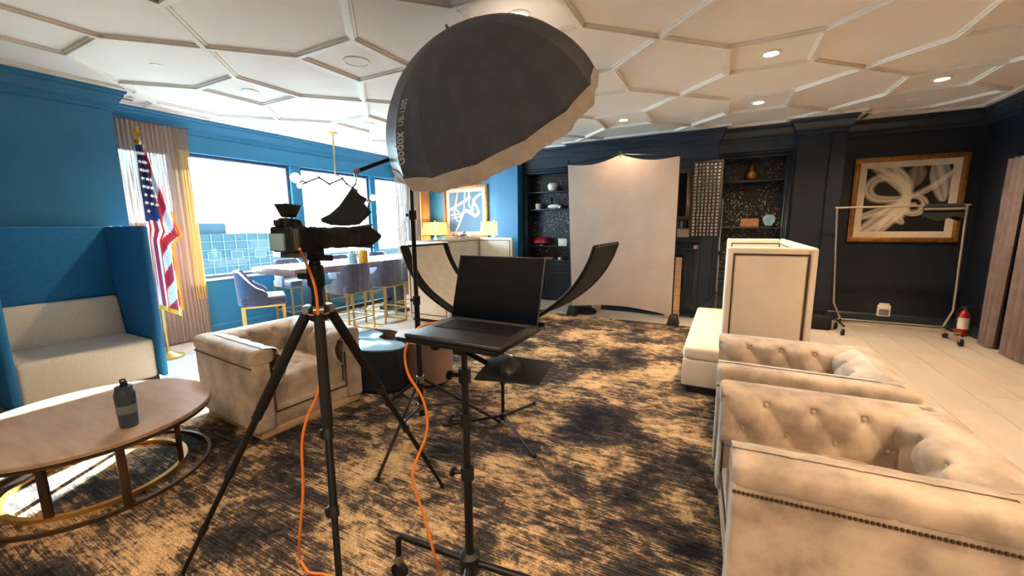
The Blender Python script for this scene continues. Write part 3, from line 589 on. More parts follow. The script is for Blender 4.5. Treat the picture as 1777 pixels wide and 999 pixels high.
# ================================================================ chesterfield tub chairs
def chesterfield(name, label, loc, rot, group):
    t = thing(name, label, 'armchair', loc, rot, group)
    D, W, H = .9, .87, .645; hx, hy = D/2, W/2
    MB().box(-hx+.03, hx-.02, -hy+.03, hy-.03, 0, .055).build('plinth', 'wood', t, local=True, bevel=.004)
    for s in (-1, 1):
        MB().box(-hx, hx, s*hy-(.13 if s > 0 else 0), s*hy+(.13 if s < 0 else 0), .055, .575).build('arm_panel', 'velvet', t, local=True, bevel=.018, seg=3)
    MB().box(-hx, -hx+.13, -hy+.13, hy-.13, .055, .575).build('back_panel', 'velvet', t, local=True, bevel=.012, seg=2)
    def roll(L, f):                 # f(along, side, up) -> point ; superellipse cross-section with pleats
        mb = MB(); nu, na = 64, 22
        def fn(u, v):
            a = 2*PI*v; c, s_ = math.cos(a), math.sin(a)
            x = math.copysign(abs(c)**.62, c); z = math.copysign(abs(s_)**.62, s_)
            pl = 0
            for q in range(1, 6): pl += math.exp(-((u-q/6)/.006)**2)
            en = 1-.25*max(0, 1-min(u, 1-u)/.03)**2
            k = (1-.05*pl)*en
            return f(u*L, .088*x*k, .058*z*k)
        mb.grid(fn, nu, na)
        for uu in (0, 1): mb.add([fn(uu, j/na) for j in range(na)], [tuple(range(na))])
        return mb
    for s in (-1, 1):
        roll(D+.01, lambda l, d, z: (-hx+l-.005, s*(hy-.078)+d, .598+z)).build('arm_roll', 'velvet', t, local=True)
    roll(W-.02, lambda l, d, z: (-hx+.078+d, -hy+.01+l, .598+z)).build('back_roll', 'velvet', t, local=True)
    a, b = .19, .2
    def tuft(u, v, am):
        s_, q = u/a+v/b, u/a-v/b
        h = .5*am*(abs(math.sin(PI*s_))*abs(math.sin(PI*q)))**.33
        rs, rq = s_-round(s_), q-round(q); r2 = ((rs+rq)*a/2)**2+((rs-rq)*b/2)**2
        return h+.75*am*(1-math.exp(-(r2/.0016)**.6))-.25*am*math.exp(-r2/.0002)
    bt = MB()
    def buttons(L, Hh, f):
        for i in range(-12, 13):
            for j in range(-12, 13):
                u, v = (i+j)*a/2, (i-j)*b/2
                if .03 < u < L-.03 and .03 < v < Hh-.04: bt.sphere(f(u, v, .006), .011, 8, 5)
    La, Hp = .76, .30
    PRF = catmull([(.13, .35, 0), (.165, .40, 0), (.185, .47, 0), (.19, .54, 0), (.18, .605, 0), (.145, .645, 0), (.09, .66, 0)], 8)
    def prf(v): k = min(max(v/Hp, 0), 1)*(len(PRF)-1); i = min(int(k), len(PRF)-2); return PRF[i].lerp(PRF[i+1], k-i)
    def fall(v): return 1-max(0, (v/Hp-.72)/.28)
    def pleat(u): return -.006*sum(math.exp(-((u-k*a)/.006)**2) for k in range(0, 6))
    for s in (-1, 1):
        fa = lambda u, v, h, s=s: (-hx+.14+u, s*(hy-prf(v).x-h), prf(v).y)
        MB().grid(lambda p, q: fa(p*La, q*Hp, (tuft(p*La, q*Hp, .042)*fall(q*Hp)+pleat(p*La)*(1-fall(q*Hp)))), 76, 30).build('arm_cushion', 'velvet', t, local=True); buttons(La, Hp-.04, fa)
    Lb = W-.28
    fb = lambda u, v, h: (-hx+prf(v).x+h, -hy+.14+u, prf(v).y)
    MB().grid(lambda p, q: fb(p*Lb, q*Hp, (tuft(p*Lb, q*Hp, .046)*fall(q*Hp)+pleat(p*Lb)*(1-fall(q*Hp)))), 60, 30).build('back_cushion', 'velvet', t, local=True); buttons(Lb, Hp-.04, fb)
    o = bt.build('tuft_buttons', 'velvet', t, local=True); o['kind'] = 'stuff'
    Ls, y0 = .62, -hy+.15; Ws = W-.30
    def seat(p, q):
        d = q*(Ls+.24); y = y0+p*Ws; e = .02*math.sin(PI*p)
        if d < Ls: h = tuft(p*Ws, d, .022)*(1-max(0, (d-Ls+.12)/.12)); return (-hx+.17+d, y, .385+h+e)
        k = (d-Ls)/.24; a_ = min(1, k/.45)*PI/2
        return (-hx+.17+Ls+.05*math.sin(a_), y, .385+e*(1-k)-.05*(1-math.cos(a_))-max(0, k-.45)*.30)
    MB().grid(seat, 44, 54).build('seat_cushion', 'velvet', t, local=True)
    MB().box(-hx+.14, hx-.025, -hy+.13, hy-.13, .055, .2).build('front_rail', 'velvet', t, local=True, bevel=.01)
    MB().tube([(hx-.02, y0-.004, .46), (hx-.02, y0-.004, .17), (hx-.02, -y0+.004, .17), (hx-.02, -y0+.004, .46)], .006, 6).build('piping', 'bronze', t, local=True)
    nh = MB(); k = int(D/.0145)
    for s in (-1, 1):
        for i in range(k): nh.sphere((-hx+.01+i*.0145, s*(hy+.001), .536), .0072, 6, 4)
    for i in range(int((W-.04)/.0145)): nh.sphere((-hx-.001, -hy+.02+i*.0145, .536), .0072, 6, 4)
    o = nh.build('nailhead_trim', 'bronze', t, local=True); o['kind'] = 'stuff'
    return t

GA = 'taupe tufted velvet tub chairs'
ch0 = chesterfield('tufted_armchair', 'taupe tufted velvet armchair on the left, behind the camera tripod', (-3.215, 1.945, RZ), math.radians(-4.5), GA)
dup(ch0, (.455, 3.02, RZ), PI, 'taupe tufted velvet armchair on the right, the one farther back beside the cream booth', GA)
dup(ch0, (.5, 2.0, RZ), PI+math.radians(3.5), 'taupe tufted velvet armchair nearest the viewer in the right foreground', GA)

# ================================================================ high-back booths
def booth(label, xb, xo, xs, y0, y1, H, outer, seatm, name='high_back_booth', nails=True, back_h=None, seat_z=.42, top_r=.02, zb=RZ):
    """xb = outside of the back, xo = open edge of the side panels, xs = front of the seat"""
    s = 1 if xo > xb else -1; T = .055
    t = thing(name, label, 'booth', ((xb+xs)/2, (y0+y1)/2, 0), 0)
    bx = lambda a, b: (min(a, b), max(a, b))
    MB().box(*bx(xb, xb+s*T), y0, y1, .06, H).build('back_panel', outer, t, bevel=top_r, seg=3)
    for a, b in ((y0, y0+T), (y1-T, y1)): MB().box(*bx(xb+s*T, xo), a, b, .06, H).build('side_panel', outer, t, bevel=top_r, seg=3)
    if nails: MB().box(*bx(xb+s*T, xs), y0+T+.004, y1-T-.004, .06, seat_z-.12).build('seat_base', seatm, t, bevel=.012)
    MB().box(*bx(xb+s*(T+.1), xs-s*.0), y0+T+.004, y1-T-.004, seat_z-.12 if nails else .06, seat_z).build('seat_cushion', seatm, t, bevel=.035, seg=4)
    if back_h: MB().hexa([(xb+s*T, y0+T+.004, seat_z-.05), (xb+s*(T+.2), y0+T+.004, seat_z-.05), (xb+s*(T+.2), y1-T-.004, seat_z-.05), (xb+s*T, y1-T-.004, seat_z-.05),
                          (xb+s*T, y0+T+.004, back_h), (xb+s*(T+.1), y0+T+.004, back_h), (xb+s*(T+.1), y1-T-.004, back_h), (xb+s*T, y1-T-.004, back_h)]).build('back_cushion', seatm, t, bevel=.025, seg=3)
    MB().box(*bx(xb+s*.04, xs-s*.05), y0+.04, y1-.04, zb, .06).build('plinth', 'black', t)
    if nails:
        for y, q in ((y0, -1), (y1-T, -1)):
            f = MB(); a, b = bx(xb+s*.05, xo-s*.05); frame_xz(f, a, b, .13, H-.05, y, .012, .005); f.build('nailhead_line', 'bronze', t)
        f = MB(); X = xb+s*T
        for (a, b, c, d) in ((y0+T+.05, y1-T-.05, H-.062, H-.05), (y0+T+.05, y0+T+.062, .5, H-.062), (y1-T-.062, y1-T-.05, .5, H-.062), ((y0+y1)/2-.004, (y0+y1)/2+.004, .5, H-.062)): f.box(*bx(X, X+s*.004), a, b, c, d)
        f.build('nailhead_line', 'bronze', t)
    return t
booth('cream high-back booth with dark nailhead lines, right of the rug', .62, .01, -.28, 3.72, 5.78, 1.31, 'cream', 'cream')
booth('tan-lit high-back booth with lamps behind it, left of the laptop', -4.42, -3.62, -3.42, 4.8, 6.9, 1.27, 'cream', 'cream')
booth('tall blue felt booth with oatmeal seat against the left wall', -5.72, -4.82, -4.88, .78, 1.78, 1.53, 'bluefab', 'greyfab', nails=False, zb=0, back_h=.82, seat_z=.44, top_r=.022)

# ================================================================ round coffee table and bottle
tc = (-3.28, .815); t = thing('coffee_table', 'round wood-topped coffee table with bronze legs on ring bases, left foreground', 'coffee table', (tc[0], tc[1], RZ))
zt = .41
MB().lathe([(.56, zt-.03), (.572, zt-.022), (.572, zt-.004), (.568, zt)], (tc[0], tc[1], 0), 72).build('table_top', 'walnut', t)
MB().lathe([(.555, zt-.045), (.565, zt-.045), (.565, zt-.03), (.555, zt-.03)], (tc[0], tc[1], 0), 72, cap=False).build('top_rim', 'bronze', t)
def ring(r, wd, z0, z1, mt): 
    pr = [(r-wd/2, z0), (r+wd/2, z0), (r+wd/2, z1), (r-wd/2, z1), (r-wd/2, z0)]
    return MB().lathe(pr, (tc[0], tc[1], 0), 72, cap=False).build('base_ring', mt, t)
ring(.395, .028, RZ, RZ+.022, 'brass'); ring(.525, .02, RZ, RZ+.02, 'bronze')
for bx_, by_, mt in ((-3.047, .571, 'bronze'), (-2.778, .763, 'bronze'), (-3.02, 1.11, 'bronze'), (-3.62, .63, 'brass'), (-3.66, 1.15, 'bronze')):
    d = Vector((bx_-tc[0], by_-tc[1], 0)); r = .395 if d.length < .46 else .525; d.normalize(); a = math.atan2(d.y, d.x)
    m = Matrix.Translation((tc[0]+d.x*r, tc[1]+d.y*r, 0)) @ Matrix.Rotation(a, 4, 'Z')
    MB().box(-.01, .01, -.019, .019, RZ+.02, zt-.03, mat=m).build('leg', mt, t, bevel=.003)
p = onz(225, 738, zt); t = thing('shaker_bottle', 'slate blue shaker bottle with grey band standing on the round coffee table', 'bottle', (p.x, p.y, zt))
q = (p.x, p.y, zt); LP = lambda pr: [(r*1.08, z*1.17) for r, z in pr]
MB().lathe(LP([(.036, 0), (.038, .01), (.040, .07)]), q, 24).build('lower_body', 'bottle', t); MB().lathe(LP([(.041, .07), (.042, .075), (.042, .105), (.041, .11)]), q, 24).build('grip_band', 'bottleb', t)
MB().lathe(LP([(.041, .11), (.043, .16), (.040, .172), (.036, .178), (.034, .2), (.001, .202)]), q, 24, cap=False).build('upper_body', 'bottle', t)
MB().lathe(LP([(.016, .2), (.015, .222), (.001, .223)]), (p.x+.012, p.y, zt), 14, cap=False).build('spout_cap', 'blackpl', t)
MB().tube([(p.x-.03, p.y, zt+.234), (p.x-.03, p.y, zt+.262), (p.x+.0, p.y+.01, zt+.27), (p.x+.02, p.y+.01, zt+.255)], .005, 6).build('carry_loop', 'blackpl', t)

# ================================================================ pebble-shaped tables
def pebble(name, label, outline, h, body, top):
    c = sum((Vector((x, y, 0)) for x, y in outline), Vector())/len(outline); P = catmull([(x, y, 0) for x, y in outline+outline[:3]], 6)[6:-6]
    pts = []
    for v in P:
        if not pts or (v-pts[-1]).length > .004: pts.append(v)
    if (pts[0]-pts[-1]).length < .004: pts.pop()
    pl = [(v.x, v.y) for v in pts]
    t = thing(name, label, 'side table', (c.x, c.y, RZ))
    ins = lambda k, z: (lambda a, b: Vector((c.x+(a-c.x)*k, c.y+(b-c.y)*k, z)))
    MB().prism(pl, ins(.96, RZ), ins(.96, RZ+.03)).build('plinth', 'black', t); MB().prism(pl, ins(1, RZ+.03), ins(1, h-.015)).build('body', body, t); MB().prism(pl, ins(1.01, h-.015), ins(1.01, h)).build('table_top', top, t, bevel=.003)
H1 = .42
o1 = [onz(x, y, H1) for x, y in ((703, 597), (690, 590), (668, 588.5), (658, 584), (665, 578.5), (657, 574.5), (640, 573), (622, 577), (606, 588), (604, 600), (622, 606), (650, 608), (680, 606.5), (697, 602.5))]
pebble('pebble_table', 'navy pebble-shaped side table with pale blue reflecting top beside the left armchair', [(p.x, p.y) for p in o1], H1, 'navy_ott', 'navy_top')
H2 = .43
o2 = [onz(x, y, H2) for x, y in ((650, 567), (684, 561), (714, 560), (750, 562), (776, 570), (784, 580), (772, 592), (745, 598), (716, 596), (694, 589), (686, 581), (690, 575), (676, 571.5), (660, 571))]
pebble('pebble_table', 'taupe pebble-shaped side table behind the navy one, under the laptop stand', [(p.x, p.y) for p in o2], H2, 'tan_ott', 'tan_ott')

# ================================================================ bar table and stools
zb_ = .97; t = thing('bar_table', 'long counter-height wooden bar table in front of the windows', 'table', (-5.25, 4.6, 0))
tx0, tx1, ty0, ty1 = -5.71, -4.79, 3.17, 6.05
MB().box(tx0, tx1, ty0, ty1, zb_-.09, zb_).build('table_top', 'tabletop', t, bevel=.006)
for y in (3.75, 5.35): MB().box(-5.45, -5.05, y-.05, y+.05, .05, zb_-.09).build('pedestal', 'navy', t, bevel=.008); MB().box(-5.55, -4.95, y-.1, y+.1, 0, .05).build('pedestal_foot', 'navy', t, bevel=.008)
MB().box(-5.28, -5.22, 3.85, 5.25, .2, .26).build('stretcher', 'navy', t)
def stool(label, loc, rot, group):
    t = thing('bar_stool', label, 'bar stool', loc, rot, group); a, b = .21, .22
    for x in (-a, a):
        for y in (-b, b): MB().box(x-.011, x+.011, y-.011, y+.011, 0, .6).build('leg', 'brass', t, local=True)
    for z, nm in ((.589, 'seat_rail'), (.22, 'foot_rail'), (.011, 'floor_rail')):
        for x in (-a, a):
            if nm == 'floor_rail' and x > 0: continue
            MB().box(x-.009, x+.009, -b+.011, b-.011, z-.009, z+.009).build(nm, 'brass', t, local=True)
        for y in (-b, b): MB().box(-a+.011, a-.011, y-.009, y+.009, z-.009, z+.009).build(nm, 'brass', t, local=True)
    MB().box(-a-.01, a+.03, -b-.015, b+.015, .6, .7).build('seat', 'stoolfab', t, local=True, bevel=.03, seg=3)
    def bk(u, v):
        th = (u-.5)*2; ang = th*1.75; cx = math.copysign(abs(math.cos(ang))**.7, math.cos(ang)); sy = math.copysign(abs(math.sin(ang))**.7, math.sin(ang))
        top = 1.0-.26*max(0, abs(th)-.42)**1.3/.49; z = .60+(top-.60)*v
        ch = .006*abs(math.sin(ang*16)) if abs(th) < .5 else 0
        return (-.02-(.225+ch+.02*v)*cx, .255*sy, z)
    MB().grid(bk, 72, 10).build('backrest', 'stoolfab', t, local=True, thick=.03)
    return t
GS = 'slate blue bar stools with brass legs'
s0 = stool('slate blue bar stool at the near end of the bar table, seen from its side', (-4.93, 2.83, 0), math.radians(60), GS)
dup(s0, (-4.72, 3.93, 0), PI, 'slate blue bar stool with pleated back on the near side, left of two', GS)
dup(s0, (-4.72, 4.6, 0), PI, 'slate blue bar stool with pleated back on the near side, right of two', GS)
dup(s0, (-4.72, 5.25, 0), PI, 'slate blue bar stool mostly hidden behind the tan-lit booth', GS)
for px, py, lb in ((495, 452, 'slate blue bar stool on the window side of the bar table, leftmost of three'), (585, 447, 'slate blue bar stool on the window side of the bar table, middle of three'), (652, 441, 'slate blue bar stool on the window side of the bar table, rightmost of three')):
    dup(s0, (-5.98, onx(px, py, -6.2).y, 0), 0, lb, GS)
for px, lb, mt, h in ((613, 'teal glass vase with a sprig on the bar table', 'agate', .17), (631, 'amber glass vase on the bar table next to the teal one', 'yellow', .2)):
    p = onz(px, 459, zb_); q = (p.x, p.y, zb_); t = thing('glass_vase', lb, 'vase', q)
    MB().lathe([(.05, 0), (.062, .02), (.062, h), (.056, h), (.054, .02)], q, 20).build('vessel', mt, t)
    for k in range(5): a = k*1.3; MB().tube([(p.x, p.y, zb_+.03), (p.x+.03*math.cos(a), p.y+.03*math.sin(a), zb_+h+.01+.02*k % .03)], .006, 6).build('stem', 'leaf', t)

# pendant
pc = onz(577, 230, ZC); t = thing('branching_pendant', 'brass branching pendant with warm glass globes over the bar table', 'pendant light', (pc.x, pc.y, ZC))
MB().lathe([(.07, ZC), (.07, ZC-.03), (.001, ZC-.032)], (pc.x, pc.y, 0), 24, cap=False).build('canopy', 'brass', t)
V = lambda x, y: vert(x, y, pc)
rb = V(581.8, 301.7); MB().cyl((pc.x, pc.y, ZC-.03), (pc.x, pc.y, rb.z), .012).build('rod', 'brass', t)
chain = [V(x, y) for x, y in ((531.4, 316), (546.8, 307.8), (572.3, 318.7), (587.6, 310), (603, 318.7), (612, 330), (624, 344), (635, 349))]
chain = [c+Vector(((.05 if k % 2 else -.05), .03, 0)) for k, c in enumerate(chain)]
for k in range(len(chain)-1): MB().cyl(chain[k], chain[k+1], .016, n=8).build('arm', 'bronze', t)
MB().cyl((pc.x, pc.y, rb.z), chain[3], .012, n=8).build('arm', 'bronze', t)
for c in chain: MB().sphere(c, .024, 10, 6).build('joint', 'bronze', t)
for g, c, r in ((V(512.7, 308.5), chain[0], .075), (V(520, 322), chain[0], .04), (V(647, 343), chain[-1], .05), (V(636, 366), chain[-1], .05)):
    MB().cyl(c, g, .014, n=8).build('arm', 'bronze', t); MB().sphere(g, r, 18, 12).build('globe', 'globe', t)

# console, lamps and sprig behind the tan booth
t = thing('console_table', 'low console table carrying two lamps beneath the left smoke print', 'console', (-5.1, 7.5, 0))
MB().box(-6.2, -4.2, 7.25, 7.7, .84, .9).build('console_top', 'walnut', t, bevel=.005)
for x in (-6.12, -4.28):
    for y in (7.3, 7.65): MB().box(x-.03, x+.03, y-.03, y+.03, 0, .84).build('leg', 'walnut', t)
MB().box(-6.15, -4.25, 7.28, 7.67, .7, .84).build('apron', 'walnut', t)
for px, lb in ((751, 'white table lamp with rectangular linen shade, left of the smoke print'), (857, 'white table lamp with rectangular linen shade, right of the smoke print')):
    p = ony(px, 396, 7.45); x = min(max(p.x, -5.95), -4.38); t = thing('table_lamp', lb, 'lamp', (x, 7.45, .9), 0, 'lamps with linen shades')
    MB().lathe([(.09, .9), (.09, .915), (.05, .93), (.075, 1.02), (.07, 1.1), (.04, 1.22), (.02, 1.24), (.012, 1.33)], (x, 7.45, 0), 22).build('lamp_base', 'white', t)
    k = lambda w_, d, z: [(x-w_, 7.45-d, z), (x+w_, 7.45-d, z), (x+w_, 7.45+d, z), (x-w_, 7.45+d, z)]
    sh = MB(); A = k(.25, .16, 1.3); B = k(.225, .14, 1.585); sh.add(A+B, [(0, 1, 5, 4), (1, 2, 6, 5), (2, 3, 7, 6), (3, 0, 4, 7)]); sh.build('lamp_shade', 'shade', t, thick=.004, smooth=False)
    MB().cyl((x, 7.45, 1.33), (x, 7.45, 1.6), .006).sphere((x, 7.45, 1.615), .018).build('finial', 'brass', t)
    ld = bpy.data.lights.new('lamp_bulb', 'POINT'); ld.energy = 14; ld.color = (1, .66, .34); ld.shadow_soft_size = .05; l = bpy.data.objects.new('lamp_bulb', ld); C.objects.link(l); l.parent = t; l.location = (0, 0, .5)
p = ony(803, 412, 7.4); t = thing('leafy_sprig', 'dark leafy sprig in a small pot between the two lamps', 'plant', (p.x, 7.42, .9))
MB().lathe([(.04, .9), (.055, 1.02), (.05, 1.02), (.04, .92)], (p.x, 7.42, 0), 16).build('pot', 'white', t)
rnd = random.Random(3)
for k in range(14):
    a = rnd.uniform(0, 2*PI); l = rnd.uniform(.08, .3); e = Vector((p.x+l*math.cos(a), 7.42+.5*l*math.sin(a), 1.14+rnd.uniform(.0, .22)))
    MB().tube([(p.x, 7.42, 1.0), (p.x+.3*(e.x-p.x), 7.42, 1.1), e], .004, 5).build('twig', 'leaf', t)
    for q in range(3):
        c = e+Vector((rnd.uniform(-.04, .04), rnd.uniform(-.03, .03), rnd.uniform(-.05, .03))); MB().sphere(c, (.022, .008, .012), 6, 4).build('leaf', 'leaf', t)

# ================================================================ camera on tripod
tcx, tcy = -1.5, 1.085
t = thing('camera_tripod', 'black tripod carrying the camera with the long lens', 'tripod', (tcx, tcy, RZ))
ap = Vector((tcx, tcy, 1.15)); feet = [Vector((-1.985, .672, RZ+.012)), Vector((-1.357, 1.676, RZ+.012)), Vector((-1.04, .74, RZ+.012))]
MB().cyl((tcx, tcy, .86), (tcx, tcy, 1.29), .014, n=14).build('centre_column', 'black', t)
MB().lathe([(.03, 1.11), (.042, 1.12), (.042, 1.165), (.026, 1.18), (.024, 1.2), (.02, 1.21)], (tcx, tcy, 0), 18).build('spider', 'black', t); MB().lathe([(.0425, 1.14), (.0425, 1.146)], (tcx, tcy, 0), 18, cap=False).build('accent_ring', 'orange', t)
MB().lathe([(.022, 1.21), (.024, 1.25), (.034, 1.262), (.034, 1.33), (.03, 1.345)], (tcx, tcy, 0), 20).sphere((tcx, tcy, 1.352), .024).build('ball_head', 'black', t)
MB().cyl((tcx, tcy, 1.30), (tcx-.06, tcy-.035, 1.30), .014).build('clamp_knob', 'blackpl', t); MB().lathe([(.012, 1.36), (.03, 1.372), (.03, 1.384)], (tcx, tcy, 0), 16).build('quick_release', 'black', t)
MB().cyl((tcx, tcy, 1.375), (tcx+.02, tcy+.07, 1.37), .013).build('clamp_knob', 'blackpl', t)
for f in feet:
    d = (f-ap); h = Vector((d.x, d.y, 0)).normalized(); a = ap+h*.045; L = (f-a)
    pt = lambda k: a+L*k
    MB().cyl(a+Vector((0, 0, .01))-h.cross(Vector((0, 0, 1)))*.02, a+Vector((0, 0, .01))+h.cross(Vector((0, 0, 1)))*.02, .019).build('leg_hinge', 'steel', t)
    lg = MB().tube([pt(0), pt(.02), pt(.36), pt(.37)], [.014, .021, .021, .016], 14).build('leg', 'rubber', t)
    MB().tube([pt(.36), pt(.60)], .0145, 12).build('leg_tube', 'black', lg); MB().tube([pt(.60), pt(.82)], .0118, 12).build('leg_tube', 'black', lg); MB().tube([pt(.82), pt(.985)], .0095, 12).build('leg_tube', 'black', lg)
    for k, r in ((.38, .02), (.60, .018), (.82, .0155)):
        MB().tube([pt(k-.012), pt(k+.018)], r, 12).build('twist_lock', 'blackpl', lg); c = pt(k)+h.cross(Vector((0, 0, 1)))*.02; MB().box(c.x-.008, c.x+.008, c.y-.008, c.y+.008, c.z-.018, c.z+.018).build('lock_lever', 'blackpl', lg, bevel=.003)
    MB().sphere(f, (.013, .013, .012), 10, 6).build('rubber_foot', 'rubber', lg)
t = thing('photo_camera', 'digital camera with long telephoto lens and flash trigger on the tripod', 'camera', (tcx, tcy, 1.384))
zl = 1.455; by = .99
MB().box(tcx-.07, tcx+.07, by-.04, by+.035, 1.405, 1.505).build('body', 'blackpl', t, bevel=.012, seg=3)
MB().hexa([(tcx-.035, by-.04, 1.50), (tcx+.035, by-.04, 1.50), (tcx+.035, by+.04, 1.50), (tcx-.035, by+.04, 1.50), (tcx-.022, by-.03, 1.538), (tcx+.022, by-.03, 1.538), (tcx+.022, by+.035, 1.53), (tcx-.022, by+.035, 1.53)]).build('viewfinder_hump', 'blackpl', t, bevel=.006)
MB().box(tcx-.02, tcx+.02, by-.052, by-.03, 1.505, 1.53).build('eyepiece', 'rubber', t, bevel=.004)
MB().box(tcx-.055, tcx+.03, by-.052, by-.04, 1.412, 1.478)  .build('rear_screen', 'lcd', t, bevel=.003)
MB().box(tcx+.05, tcx+.078, by-.02, by+.055, 1.41, 1.5).build('grip', 'rubber', t, bevel=.012, seg=3)
MB().box(tcx+.0705, tcx+.074, by-.035, by-.01, 1.415, 1.495).build('port_cover', 'steel', t, bevel=.002)
MB().cyl((tcx+.05, by, 1.505), (tcx+.05, by, 1.518), .015).build('mode_dial', 'black', t)
MB().hexa([(tcx-.018, by-.02, 1.538), (tcx+.018, by-.02, 1.538), (tcx+.018, by+.02, 1.538), (tcx-.018, by+.02, 1.538), (tcx-.036, by-.035, 1.59), (tcx+.036, by-.035, 1.59), (tcx+.036, by+.035, 1.585), (tcx-.036, by+.035, 1.585)]).build('flash_trigger', 'blackpl', t, bevel=.004)
ly = Matrix.Rotation(-PI/2, 4, 'X')
MB().lathe([(.036, .03), (.04, .05), (.042, .09), (.046, .10), (.046, .16), (.043, .165), (.044, .2), (.047, .205), (.047, .26), (.044, .265), (.047, .30), (.046, .302)], (tcx, by, zl), 28, mat=ly).build('lens', 'blackpl', t)
hd = MB(); 
def hood(u, v):
    a = 2*PI*u; L = .30+(.095+.022*math.cos(4*a))*v; r = .0475+.010*v; return (tcx+r*math.cos(a), by+L, zl+r*math.sin(a))
hd.grid(hood, 48, 4).build('lens_hood', 'blackpl', t, thick=.003)
MB().lathe([(.049, .09), (.049, .105), (.047, .105)], (tcx, by, zl), 28, mat=ly, cap=False).build('tripod_collar', 'black', t); MB().box(tcx-.014, tcx+.014, tcy-.03, tcy+.04, 1.384, 1.412).build('collar_foot', 'black', t, bevel=.003)
MB().box(tcx-.03, tcx+.05, by-.03, by+.03, 1.384, 1.405).build('base_plate', 'steel', t, bevel=.003)

def cable(name, label, pts, r, mat='orange'):
    return tag(MB().tube([Vector((q.x, q.y, max(q.z, RZ+r+.001))) for q in catmull(pts, 6)], r, 8).build(name, mat), label, 'cable')
cp = (tcx+.06, tcy-.02)
P = [Vector((tcx+.077, by-.02, 1.42))]+[vert(x, y, cp) for x, y in ((532, 458), (547, 500), (553, 560), (556, 620), (552, 680), (534, 722), (524, 770), (526, 850), (520, 930))]
e = [onz(x, y, RZ+.006) for x, y in ((521, 972), (535, 992), (560, 996), (590, 1004))]
cable('tether_cable', 'orange tether cable hanging from the camera down beside the tripod to the rug', P+e, .0056)

# ================================================================ laptop stand, laptop, mouse
sx, sy = -.80, 1.137; zt2 = 1.14
t = thing('laptop_stand', 'black wheeled stand carrying the laptop tray and mouse shelf', 'stand', (sx, sy, RZ))
MB().cyl((sx, sy, .18), (sx, sy, .62), .0165, n=16).build('lower_pole', 'black', t); MB().cyl((sx, sy, .55), (sx, sy, .98), .0135, n=16).build('middle_pole', 'black', t); MB().cyl((sx, sy, .95), (sx, sy, 1.125), .011, n=16).build('upper_pole', 'black', t)
for z, r in ((.59, .025), (.80, .021), (.97, .023)):
    MB().cyl((sx, sy, z-.025), (sx, sy, z+.025), r, n=16).build('collar', 'blackpl', t)
    k = MB().cyl((sx, sy, z), (sx-.045, sy-.02, z), .008); k.lathe([(.006, -.006), (.018, -.004), (.018, .004), (.006, .006)], (sx-.05, sy-.022, z), 12, mat=Matrix.Rotation(PI/2, 4, 'Y')); k.build('clamp_knob', 'blackpl', t)
MB().box(sx-.03, sx+.03, sy-.03, sy+.03, 1.05, 1.1).build('tilt_bracket', 'black', t, bevel=.006); MB().cyl((sx-.09, sy-.03, 1.085), (sx+.05, sy-.03, 1.085), .012).lathe([(.008, -.01), (.028, -.006), (.028, .006), (.008, .01)], (sx-.1, sy-.03, 1.085), 14, mat=Matrix.Rotation(PI/2, 4, 'Y')).build('tilt_knob', 'blackpl', t)
MB().box(-.945, -.56, .955, 1.3, zt2-.014, zt2).build('laptop_tray', 'black', t, bevel=.004); MB().box(sx-.06, sx+.06, sy-.05, sy+.05, 1.1, zt2-.014).build('tray_mount', 'black', t, bevel=.003)
MB().box(-.945, -.56, 1.3, 1.306, zt2-.014, zt2+.012).build('tray_lip', 'black', t)
mz = 1.085; q = [onz(x, y, mz) for x, y in ((822, 656), (936, 665), (963, 628), (858, 612))]
MB().add([v-Vector((0, 0, .006)) for v in q]+q, [(3, 2, 1, 0), (4, 5, 6, 7), (0, 1, 5, 4), (1, 2, 6, 5), (2, 3, 7, 6), (3, 0, 4, 7)]).build('mouse_shelf', 'black', t, bevel=.002)
MB().tube([(sx, sy, 1.06), (q[0]+q[2])*.5-Vector((.05, 0, .012))], .009, 8).build('shelf_arm', 'black', t)
hub = Vector((sx, sy, .215)); MB().lathe([(.03, .17), (.04, .18), (.04, .245), (.025, .26)], (sx, sy, 0), 18).build('leg_hub', 'blackpl', t)
for x, y, in ((742, 950), (985, 1030), (792, 1075)):
    e = onz(x, y, .205); d = (e-hub); d.z = 0; d.normalize(); e = hub+d*.33; a = hub+d*.035
    lg = MB().tube([a, e, e+d*.015-Vector((0, 0, .02)), e+d*.018-Vector((0, 0, .10))], [.0135, .0135, .0135, .012], 12).build('leg', 'black', t)
    c = Vector((e.x+d.x*.018, e.y+d.y*.018, RZ+.036)); s_ = d.cross(Vector((0, 0, 1)))
    MB().tube([c-s_*.012, c+s_*.012], .036, 18).build('caster_wheel', 'rubber', lg); MB().box(c.x-.012, c.x+.012, c.y-.012, c.y+.012, c.z+.034, c.z+.075).build('caster_fork', 'steel', lg); MB().tube([c+s_*.013, c+s_*.03+d*.02+Vector((0, 0, .03))], .004, 6).build('brake_lever', 'steel', lg)
lx0, lx1, ly0, ly1 = -.915, -.553, .962, 1.226; zl0 = zt2
t = thing('laptop', 'open black laptop with dark screen on the wheeled stand', 'laptop', (-.73, 1.09, zl0))
MB().box(lx0, lx1, ly0, ly1, zl0, zl0+.014).build('base', 'laptop', t, bevel=.005, seg=3)
MB().box(-.81, -.66, ly0+.01, ly0+.105, zl0+.014, zl0+.0145).build('trackpad', 'laptop', t, smooth=False)
MB().box(lx0+.03, lx1-.03, ly0+.115, ly1-.03, zl0+.0138, zl0+.0143).build('keyboard_well', 'blackpl', t, smooth=False)
kb = MB()
